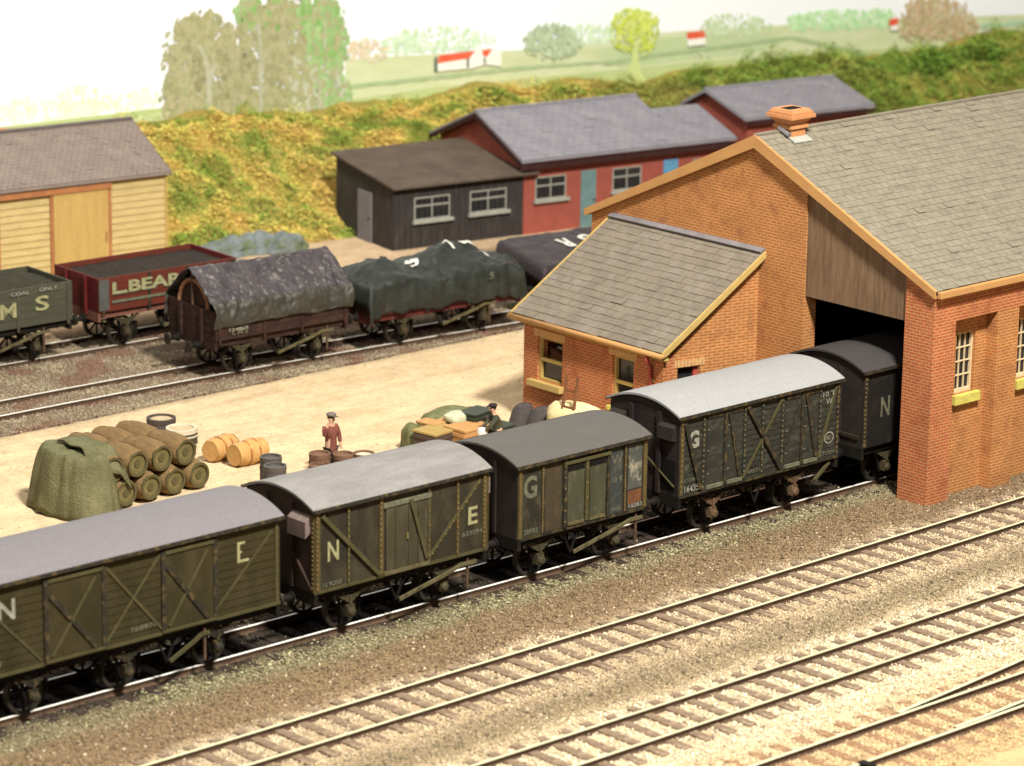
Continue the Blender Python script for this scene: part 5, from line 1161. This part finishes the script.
# ------------------------------------------------------------------ things in the yard
YZ = -.05
CLOTH = pm('pile_sheet_green', (.15, .14, .07), (.11, .105, .05), 1.6, .8, dirt=(.22, .21, .11), dscale=1.2, dthr=(.45, .7), damt=.7, bump=.9, bscale=16, bdist=.04, fine=.22)
CASK = pm('cask_khaki', (.25, .155, .068), (.15, .095, .042), 3, .8, dirt=(.16, .125, .052), dscale=2.2, damt=.6, stretch=(4, .8, 4), bump=.8, bscale=9, bdist=.04)
CASKE = pm('cask_end', (0.175, 0.14, 0.0595), (0.126, 0.1015, 0.0385), 5, .8)
CRIM = pm('cask_rim', (.10, .085, .035), (.075, .06, .028), 5, .8)
ORC = pm('orange_cask', (.54, .31, .11), (.44, .24, .08), 3, .55, dirt=(.62, .42, .18), dscale=2.5, damt=.6, bump=.5, bscale=9, bdist=.03)
ORB = pm('orange_cask_band', (.42, .16, .05), None, 4, .6)
def cask(label, loc, axis, ln, r, m, me, mr, group, cat='barrel', bands=2, bulge=.14, name='barrel', recess=True, rough=0):
    th = empty(name, loc, 0, label, cat, group); d = Vector(axis).normalized()
    prof = [(-ln/2+ln*i/12, r*(1-bulge*((i-6)/6)**2)) for i in range(13)]
    b = MB(); b.lathe((0, 0, 0), d, prof, 20); b.f = [f for f in b.f if len(f) < 20]; b.m = [0]*len(b.f)
    if rough: b.v = [tuple(Vector(p)*(1+rough*mn.noise(Vector(p)*5+Vector(loc)))) for p in b.v]
    b.build('staves', m, th, smooth=True)
    e = r*(1-bulge)
    for s in (-1, 1):
        b = MB(); b.lathe(d*s*(ln/2-(.05 if recess else -.0)), d*s, [(0, e*.97), (.01, e*.97)], 20); b.build('head', me, th)
        if recess:
            b = MB(); V = []; F = []; n = 20; u_ = d.cross(Vector((0, 0, 1)) if abs(d.z) < .9 else Vector((1, 0, 0))).normalized(); v_ = d.cross(u_)
            for dd, rr in ((ln/2-.06, e*1.0), (ln/2+.012, e*1.01), (ln/2+.012, e*.82), (ln/2-.045, e*.80)):
                for k in range(n): a = 2*math.pi*k/n; V.append(d*s*dd+(u_*math.cos(a)+v_*math.sin(a))*rr)
            for q in range(3):
                for k in range(n): F.append((q*n+k, q*n+(k+1) % n, (q+1)*n+(k+1) % n, (q+1)*n+k))
            b.add(V, F).build('chime', mr, th)
            MB().lathe(d*s*(ln/2-.045), d*s, [(0, e*.34), (.03, e*.30)], 12).build('bung', mr, th)
    for k in range(bands):
        t = (-.5+(k+.5)/bands)*ln*.62 if bands > 1 else 0
        rr = r*(1-bulge*(t/(ln/2))**2)+.008
        b = MB(); b.lathe(d*(t-.025), d, [(0, rr), (.05, rr)], 20); b.f = [f for f in b.f if len(f) < 20]; b.m = [0]*len(b.f); b.build('hoop', mr, th, smooth=True)
    return th
GC = 'khaki casks stacked beside the green sheet'
ax = (-.10, 1, 0)
lowl = ['bottom row cask touching the green sheet', 'bottom row cask, second from the green sheet', 'bottom row cask, third from the green sheet', 'bottom row cask at the far right end of the stack']
upl = ['top row cask half tucked under the green sheet', 'top row cask beside the one under the sheet', 'top row cask, second from the right end', 'top row cask at the right end of the stack']
for i in range(4):
    cask(lowl[i], (43.42+i*.745, 61.66+i*.04, YZ+.375), ax, 1.18, .385, CASK, CASKE, CRIM, GC, bands=0, bulge=.20, rough=.09)
    cask(upl[i], (43.08+i*.745, 61.70+i*.05, YZ+1.00), ax, 1.18, .385, CASK, CASKE, CRIM, GC, bands=0, bulge=.20, rough=.09)
for i in range(3):
    cask(['rear top cask just behind the green sheet', 'rear top cask in the middle of the back row', 'rear top cask nearest to the black ringed tub'][i], (43.75+i*.745, 62.92+i*.04, YZ+1.00), ax, 1.18, .385, CASK, CASKE, CRIM, GC, bands=0, bulge=.20, rough=.09)
for i in range(4): cask(['rear bottom cask beneath the back row, behind the sheet', 'rear bottom cask, second from the sheet', 'rear bottom cask, third from the sheet', 'rear bottom cask at the right end'][i], (43.42+i*.745, 62.90+i*.04, YZ+.375), ax, 1.18, .385, CASK, CASKE, CRIM, GC, bands=0, bulge=.20, rough=.09)
# the draped sheet
b = MB()
def drape(i, j):
    a = i*2*math.pi; q = j
    rx, ry = 1.02, 1.25
    cx, cy = 42.62, 61.85
    k = 1+.09*math.sin(3*a+1)+.10*mn.noise(Vector((math.cos(a)*1.5, math.sin(a)*1.5, 2)))
    rr = q**.8
    x, y = math.cos(a)*rx*rr*k, math.sin(a)*ry*rr*k
    h = 1.52*(1-max(0, (rr-.62)/.38)**1.9) if rr > .62 else 1.52
    h += .05*mn.noise(Vector((x*4, y*4, 2)))
    h += .12*mn.noise(Vector((x*1.1, y*1.1, 7)))-.12*(1-rr)
    if x > 0: h += .10*min(1, x)*(1-rr)
    w_ = .12*mn.noise(Vector((math.cos(a)*3.5, math.sin(a)*3.5, rr)))*max(0, rr-.3)+.04*mn.noise(Vector((math.cos(a)*9, math.sin(a)*9, rr*3)))
    return (cx+x*(1+w_), cy+y*(1+w_), YZ+max(.0, h)+(0 if j < 1 else .02))
b.grid(drape, 120, 30); o = b.build('pile_sheet', CLOTH, smooth=True, solid=.04); o['label'] = 'olive green sheet draped over the left end of the cask stack'; o['category'] = 'tarpaulin'
b = MB()
def flap(i, j):
    y = 61.02+1.4*i; s_ = j
    x = 42.45+1.15*s_; z = 1.60-.10*(s_-.2)**2*3+(.06*mn.noise(Vector((y*3, x*2, 1)))); 
    if s_ > .72: z -= (s_-.72)*1.3
    if i < .25: z -= (.25-i)*(2.4)
    return (x, y, YZ+z)
b.grid(flap, 26, 22); f_ = b.build('sheet_flap', CLOTH, o, smooth=True, solid=.04)
# tubs
def tub(label, loc, r, h, m, mt, mr, group, bands=0, bm=None, name='tub', cat='tub', rim=True):
    th = empty(name, loc, 0, label, cat, group)
    b = MB(); b.lathe((0, 0, 0), (0, 0, 1), [(0, r*.88), (h*.3, r), (h*.7, r), (h, r*.93)], 22); b.build('body', m, th, smooth=False)
    MB().lathe((0, 0, h-.02), (0, 0, 1), [(0, r*.80), (.024, r*.80)], 22).build('lid', mt, th)
    if rim:
        b = MB(); n = 22; V = []; F = []
        for z, rr in ((h-.06, r*.99), (h+.05, r*.99), (h+.05, r*.80), (h-.0, r*.78)):
            for k in range(n): a = 2*math.pi*k/n; V.append((rr*math.cos(a), rr*math.sin(a), z))
        for q in range(3):
            for k in range(n): F.append((q*n+k, q*n+(k+1) % n, (q+1)*n+(k+1) % n, (q+1)*n+k))
        b.add(V, F).build('rim', mr, th)
    for k in range(bands):
        z = h*(k+.6)/(bands+.3); b = MB(); b.lathe((0, 0, z), (0, 0, 1), [(0, r*1.02), (.05, r*1.02)], 22); b.f = [f for f in b.f if len(f) < 22]; b.m = [0]*len(b.f); b.build('band', bm or mr, th)
    return th
IRON = pm('dark_iron', (.085, .065, .05), (.06, .048, .04), 4, .6); SANDT = pm('sand_top', (.56, .43, .27), None, 4, .9); PALE = pm('pale_tub', (.62, .56, .40), (.52, .46, .32), 4, .6)
DRUM = pm('grey_drum', (.10, .085, .075), (.07, .062, .058), 3, .5)
tub('upright tub with a thick black ring rim, behind the casks', (47.66, 65.40, YZ), .38, .52, IRON, SANDT, IRON, 'upright tubs behind the casks')
tub('pale banded tub in front of the black ringed one', (47.50, 64.32, YZ), .40, .52, IRON, SANDT, PALE, 'upright tubs behind the casks', 2, PALE)
cask('orange cask lying at the left of the pair', (47.72, 62.98, YZ+.30), (1, .25, 0), .86, .31, ORC, ORC, ORB, 'orange casks lying on the sand', bands=2, recess=False, rough=.12)
cask('yellow orange cask lying at the right and in front of its twin', (47.98, 62.22, YZ+.31), (1, .10, 0), .95, .32, ORC, ORC, ORB, 'orange casks lying on the sand', bands=2, recess=False, rough=.12)
tub('grey drum standing left and behind its twin', (46.92, 59.95, YZ), .27, .86, DRUM, DRUM, DRUM, 'small grey drums by the vans', 2, name='drum', cat='drum')
tub('grey drum standing right in front of its twin', (46.52, 59.28, YZ), .28, .86, DRUM, DRUM, DRUM, 'small grey drums by the vans', 2, name='drum', cat='drum')
BB = pm('brown_keg', (.20, .11, .07), (.14, .08, .05), 4, .6)
for i, (x, y, h, lab, tm) in enumerate([(48.10, 59.55, .52, 'brown keg at the left front of the man in the red coat', BB), (48.35, 59.85, .70, 'taller brown keg directly in front of the man', BB), (48.80, 59.50, .68, 'brown keg just right of the man', BB), (49.22, 59.22, .68, 'keg with a white lid at the right end of the group', PALE), (48.55, 59.15, .50, 'low brown keg in the middle front of the group', BB)]):
    tub(lab, (x, y, YZ), .27, h, BB, tm, BB, 'kegs around the man in the red coat', 2, IRON, name='keg', cat='keg')
# crates and sheet
OLS = pm('crate_sheet_olive', (.15, .15, .065), (.10, .105, .045), 2, .8, dirt=(.2, .2, .1), dscale=2, bump=.4, bscale=8)
def crate(label, loc, dims, rz, m, name='crate', cat='crate', group='goods piled by the office', bev=.02, parts=True, lidm=None):
    th = empty(name, loc, rz, label, cat, group); x, y, z = dims
    MB().box(-x/2, x/2, -y/2, y/2, 0, z-.03 if parts else z).build('box', m, th, bevel=bev)
    if parts:
        MB().box(-x/2-.015, x/2+.015, -y/2-.015, y/2+.015, z-.03, z+.02).build('lid', lidm or m, th, bevel=.01)
        for s in (-1, 1):
            for z_ in (.03, z-.13): MB().box(s*(x/2+.001), s*(x/2+.025), -y/2+.03, y/2-.03, z_, z_+.07).build('batten', m, th)
            for z_ in (.03, z-.13): MB().box(-x/2+.03, x/2-.03, s*(y/2+.001), s*(y/2+.022), z_, z_+.06).build('batten', m, th)
    return th
OW = pm('orange_wood', (0.495, 0.27, 0.105), (0.42, 0.225, 0.09), 3, .7, stretch=(3, 1, 1)); DW = pm('dark_wood_case', (.10, .065, .05), (.075, .05, .04), 3, .7); YW = pm('yellow_wood', (0.39, 0.27, 0.09), (0.33, 0.225, 0.075), 3, .7)
SUIT = pm('black_green_case', (.045, .055, .035), (.035, .04, .028), 3, .5)
crate('dark crate with a yellow lid at the left of the pile', (52.10, 60.25, YZ), (.95, .75, .54), .12, DW, lidm=YW)
crate('bright orange wooden crate in the middle of the pile', (52.80, 59.85, YZ), (.95, .75, .58), .05, OW)
crate('long flat orange case lying in front of the pile', (53.45, 59.15, YZ), (1.7, .55, .26), -.02, OW)
crate('small orange crate behind the dark one', (52.50, 60.80, YZ), (.7, .6, .56), .1, OW)
t = crate('black trunk standing right of the orange crate', (53.55, 59.62, YZ), (.8, .55, .52), .10, SUIT, 'trunk', 'trunk', bev=.05)
t = crate('dark suitcase laid on top at the right of the pile', (53.42, 60.25, YZ+.56), (.80, .55, .24), .2, SUIT, 'suitcase', 'suitcase', bev=.05)
MB().box(-.06, .06, -.36, -.30, .10, .16).build('handle', DW, t)
crate('rough plank base under the dark suitcase', (53.50, 60.40, YZ), (.9, .7, .54), .1, OW)
def sack(label, loc, s, m, rz=0, seed=1, name='sack', cat='sack', group='goods piled by the office', tie=None):
    b = MB()
    def f(i, j):
        a = i*2*math.pi; ph = (j-.5)*math.pi; c_, d = abs(math.cos(ph))**.55, math.sin(ph)
        x = math.copysign(abs(math.cos(a))**.7, math.cos(a))*c_; y = math.copysign(abs(math.sin(a))**.7, math.sin(a))*c_
        k = 1+.10*mn.noise(Vector((x*1.5+seed, y*1.5, d*1.5)))+.05*mn.noise(Vector((x*4+seed, y*4, d*4)))
        return (x*s[0]*k, y*s[1]*k, (math.copysign(abs(d)**.75, d)*k+1)*s[2])
    b.grid(f, 32, 18)
    if tie is None:
        o = b.build(name, m, smooth=True); o.location = loc; o.rotation_euler = (0, 0, rz); return tag(o, label, cat, group)
    th = empty(name, loc, rz, label, cat, group); b.build('cloth', m, th, smooth=True)
    for t_ in (-.35, .35):
        b = MB(); b.box(t_*s[0]*2-.02, t_*s[0]*2+.02, -s[1]*1.03, s[1]*1.03, .02, s[2]*2.06); b.build('strap', tie, th)
    return th
sack('pale grey sack lying on top of the pile', (52.92, 60.42, YZ+.56), (.34, .27, .13), pm('pale_sack', (.50, .50, .34), (.40, .42, .28), 3, .85), .2, 3)
b = MB()
def ods(i, j):
    x = -.95+2.3*i; s_ = j; y = .55*(1-s_)+.2*mn.noise(Vector((x, s_*2, 1)))
    z = (.74+.12*mn.noise(Vector((x*1.6, s_*3, 5))))*min(1, (1-abs(2*s_-1)**3)*1.3+.0) 
    e = max(0, .55-(x+.95)); z *= 1-(e/.55)**1.6 if e > 0 else 1
    e = max(0, (x-.9)); z *= max(.0, 1-(e*2)**2)
    y = (s_-.5)*.95+.08*mn.noise(Vector((x*2, s_, 3)))-(.50*max(0, -.35-x) if x < -.35 else 0)
    return (53.05+x, 61.15+y, YZ+max(0, z))
b.grid(ods, 60, 20); o = b.build('goods_sheet', OLS, smooth=True, solid=.03); tag(o, 'olive sheet thrown back behind the crates', 'tarpaulin')
b = MB()
def ods2(i, j):
    a = i*2*math.pi; ph = j*math.pi/2; c_ = math.cos(ph)**.6; k = 1+.22*mn.noise(Vector((math.cos(a)*2, math.sin(a)*2, j*2)))+.08*mn.noise(Vector((math.cos(a)*6, math.sin(a)*6, j*5)))
    return (51.92+.30*math.cos(a)*c_*k, 60.75+.62*math.sin(a)*c_*k, YZ+.66*math.sin(ph)**.8*k)
b.grid(ods2, 40, 16); b.build('sheet_side', OLS, o, smooth=True)
for o in [o for o in COL.objects if o.get('group') == 'goods piled by the office' or o.name.startswith('goods_sheet')]:
    o.location.y -= .42
    if o.location.z < .3 and o.type == 'EMPTY': o.scale.z = 1.25
    elif o.location.z > .3: o.location.z += .12
# sacks by the office wall
DS = pm('charcoal_sack', (.062, .052, .048), (.045, .038, .036), 3, .7, dirt=(.10, .085, .075), dscale=3)
for i, (x, y, rz, lab) in enumerate([(55.05, 60.0, .25, 'charcoal sack leaning at the office corner, left one'), (55.18, 59.50, .1, 'charcoal sack leaning against the office wall, right one')]):
    b = MB()
    def sf(i_, j):
        a = i_*2*math.pi; t_ = j; c_ = (1-abs(2*t_-1)**4)**.5
        return (math.cos(a)*.27*c_+.42*t_, math.sin(a)*.27*c_*(1+.1*math.sin(3*a)), .02+.74*t_)
    b.grid(sf, 24, 14); o = b.build('sack', DS, smooth=True); o.location = (x-.1, y, YZ); o.rotation_euler = (0, 0, rz); tag(o, lab, 'sack', 'dark sacks by the office')
CRM = pm('cream_sheet', (.78, .66, .36), (.70, .58, .30), 2, .6)
sack('cream sheeted bale lying under the office windows', (55.34, 58.12, YZ), (.48, .98, .56), CRM, -.03, 7, 'bale', 'bale', None)
STRP = pm('cream_lining', (.62, .48, .2), None, 3, .6)
# sack truck / small ladder leaning on the bale
ld = empty('ladder', (54.84, 58.12, YZ), 0, 'small brown wooden ladder leaning on the cream bale', 'ladder')
LW = pm('ladder_wood', (.22, .10, .045), (.16, .07, .035), 3, .7)
for s in (-1, 1): MB().bar((0, s*.20, 0), (.30, s*.20, 1.90), .05, .07).build('stile', LW, ld)
for k in range(4): z = .25+k*.42; MB().bar((z*.171, -.2, z), (z*.171, .2, z), .04, .05).build('rung', LW, ld)
bsk = empty('basket', (54.62, 58.15, YZ), 0, 'round white topped basket beside the stooping man', 'basket')
bpy.data.objects.remove(bsk)
# ------------------------------------------------------------------ people
SKIN = pm('skin', (.55, .33, .22), (.48, .28, .19), 4, .6, fine=0)
def skinned(name, pts, edges, mat, parent=None, sub=2):
    me = bpy.data.meshes.new(name); me.from_pydata([p[:3] for p in pts], edges, []); o = bpy.data.objects.new(name, me); COL.objects.link(o)
    sk = o.modifiers.new('skin', 'SKIN'); sk.use_smooth_shade = True
    for i, p in enumerate(pts):
        r = p[3]; r = r if isinstance(r, tuple) else (r, r); me.skin_vertices[0].data[i].radius = r
    me.skin_vertices[0].data[0].use_root = True
    s = o.modifiers.new('sub', 'SUBSURF'); s.levels = s.render_levels = sub
    bpy.context.view_layer.update()
    m2 = bpy.data.meshes.new_from_object(o.evaluated_get(bpy.context.evaluated_depsgraph_get())); bpy.data.objects.remove(o)
    for p in m2.polygons: p.use_smooth = True
    m2.materials.clear(); m2.materials.append(mat); m2.name = name
    q = bpy.data.objects.new(name, m2); COL.objects.link(q); q.parent = parent; return q
def person(label, loc, rz, coat, trousers, cap, arms, lean=0.0, apron=None):
    """local: faces +x, z up. arms: for left/right -> elbow, wrist positions"""
    th = empty('person', loc, rz, label, 'person')
    ln = lambda z: lean*max(0, z-.9)
    J = {'pel': (0, 0, .92), 'chest': (ln(1.3), 0, 1.30), 'neck': (ln(1.46)+.01, 0, 1.46), 'head': (ln(1.6)+.03, 0, 1.60)}
    pts = [(*J['pel'], (.12, .15)), (ln(1.1), 0, 1.1, (.11, .14)), (*J['chest'], (.12, .17)), (*J['neck'], .055), (J['head'][0]-.015, 0, 1.58, (.085, .075)), (J['head'][0], 0, 1.67, (.08, .075))]
    E_ = [(0, 1), (1, 2), (2, 3), (3, 4), (4, 5)]
    for s in (-1, 1):
        b0 = len(pts); pts += [(0, s*.10, .84, .09), (.03, s*.11, .48, .062), (-.02, s*.12, .09, .045), (.12, s*.13, .04, .04)]; E_ += [(0, b0), (b0, b0+1), (b0+1, b0+2), (b0+2, b0+3)]
    hands = []
    for s, (el, wr) in zip((1, -1), arms):
        b0 = len(pts); sh = (ln(1.4), s*.19, 1.38, .062); pts += [sh, (*el, .045), (*wr, .032)]; E_ += [(2, b0), (b0, b0+1), (b0+1, b0+2)]
        d = (Vector(wr)-Vector(el)).normalized(); sd = d.cross(Vector((0, 0, 1))); sd = sd.normalized() if sd.length > .1 else Vector((0, 1, 0))
        pw = Vector(wr)+d*.06; pi = len(pts); pts.append((*pw, (.03, .02))); E_.append((b0+2, pi))
        for k in range(4):
            q1 = pw+d*.045+sd*(k-1.5)*.022; q2 = q1+d*(.04-.006*abs(k-1.3))-Vector((0, 0, .012)); a = len(pts); pts += [(*q1, .009), (*q2, .008)]; E_ += [(pi, a), (a, a+1)]
        q1 = Vector(wr)+d*.03+sd*.04*s; q2 = q1+d*.035; a = len(pts); pts += [(*q1, .010), (*q2, .009)]; E_ += [(pi, a), (a, a+1)]
        hands.append((sh, el, wr))
    body = skinned('body', pts, E_, SKIN, th)
    # coat and trousers
    cp_ = [(0, 0, .90, (.145, .175)), (ln(1.1), 0, 1.1, (.14, .165)), (ln(1.3), 0, 1.32, (.145, .20)), (ln(1.44), 0, 1.43, (.075, .085)), (0, 0, .70, (.155, .19))]
    ce = [(0, 1), (1, 2), (2, 3), (0, 4)]
    for (sh, el, wr) in hands:
        b0 = len(cp_); w2 = tuple(Vector(el)+(Vector(wr)-Vector(el))*.88); cp_ += [(sh[0], sh[1], sh[2], .082), (*el, .062), (*w2, .05)]; ce += [(2, b0), (b0, b0+1), (b0+1, b0+2)]
    skinned('coat', cp_, ce, coat, th)
    tp_ = [(0, 0, .80, (.12, .15))]; te = []
    for s in (-1, 1): b0 = len(tp_); tp_ += [(.0, s*.10, .74, .10), (.03, s*.11, .46, .078), (-.01, s*.12, .10, .065)]; te += [(0, b0), (b0, b0+1), (b0+1, b0+2)]
    skinned('trousers', tp_, te, trousers, th)
    for s in (-1, 1): MB().lathe((-.07, s*.12, .045), (1, 0, 0), [(0, .035), (.05, .05), (.14, .048), (.22, .035), (.25, .01)], 10).build('shoe', pm('shoe_black', (.02, .018, .016), None, 4, .5), th, smooth=True)
    hx = J['head'][0]
    b = MB(); b.lathe((hx-.02, 0, 1.69), (0, 0, 1), [(0, .098), (.02, .125), (.055, .13), (.085, .09), (.095, .01)], 18); o = b.build('cap', cap, th, smooth=True)
    MB().box(hx+.05, hx+.165, -.065, .065, 1.685, 1.70).build('peak', cap, o, bevel=.006)
    MB().lathe((hx-.035, 0, 1.60), (0, 0, 1), [(0, .07), (.04, .086), (.09, .09)], 14).build('hair', pm('hair_dark', (.03, .02, .014), None, 4, .6), th, smooth=True)
    b = MB(); b.obox((hx+.085, 0, 1.615), (.018, 0, -.006), (0, .012, 0), (0, 0, .022)); b.build('nose', SKIN, th, bevel=.005)
    for s in (-1, 1):
        MB().lathe((hx+.066, s*.030, 1.645), (1, 0, 0), [(0, .012), (.008, .008)], 8).build('eye', pm('eye_dark', (.03, .025, .02), None, 4, .3), th)
        MB().obox((hx-.01, s*.085, 1.62), (.016, 0, 0), (0, .008, 0), (0, 0, .028)).build('ear', SKIN, th, bevel=.005)
    MB().obox((hx+.074, 0, 1.572), (.004, 0, 0), (0, .024, 0), (0, 0, .004)).build('mouth', pm('mouth_red', (.35, .12, .10), None, 4, .6), th)
    return th
REDC = pm('red_coat', (.22, .075, .055), (.15, .05, .04), 5, .8); BRT = pm('brown_trousers', (.075, .055, .045), None, 4, .8); GRC = pm('grey_cap', (.17, .14, .12), (.13, .11, .10), 4, .8)
GRO = pm('grey_overcoat', (0.06, 0.063, 0.045), (0.042, 0.045, 0.033), 4, .8, dirt=(0.12, 0.126, 0.078), dscale=3); DKT = pm('dark_trousers', (.03, .028, .028), None, 4, .8); BLC = pm('black_cap', (.035, .028, .026), None, 4, .7)
person('man in a dull red coat and grey flat cap raising one hand, among the kegs', (48.86, 60.05, YZ-.02), math.radians(-80), REDC, BRT, GRC, [((.02, .29, 1.14), (.10, .25, .90)), ((.08, -.34, 1.22), (.13, -.27, 1.50))]).scale = (.98, .98, .93)
person('man in a dark cap and grey overcoat stooping beside the black trunk', (52.98, 58.45, YZ), math.radians(150), GRO, DKT, BLC, [((.30, .22, 1.18), (.48, .18, .98)), ((.30, -.22, 1.18), (.48, -.18, .98))], lean=.28).scale = (.88, .88, .84)
o = sack('small white topped brown basket held by the stooping man', (52.55, 58.62, YZ+.66), (.12, .12, .12), pm('white_bundle', (.80, .76, .68), None, 4, .6), 0, 9, 'bundle', 'bundle', None)
o['label'] = 'small white bundle held in front of the stooping man'
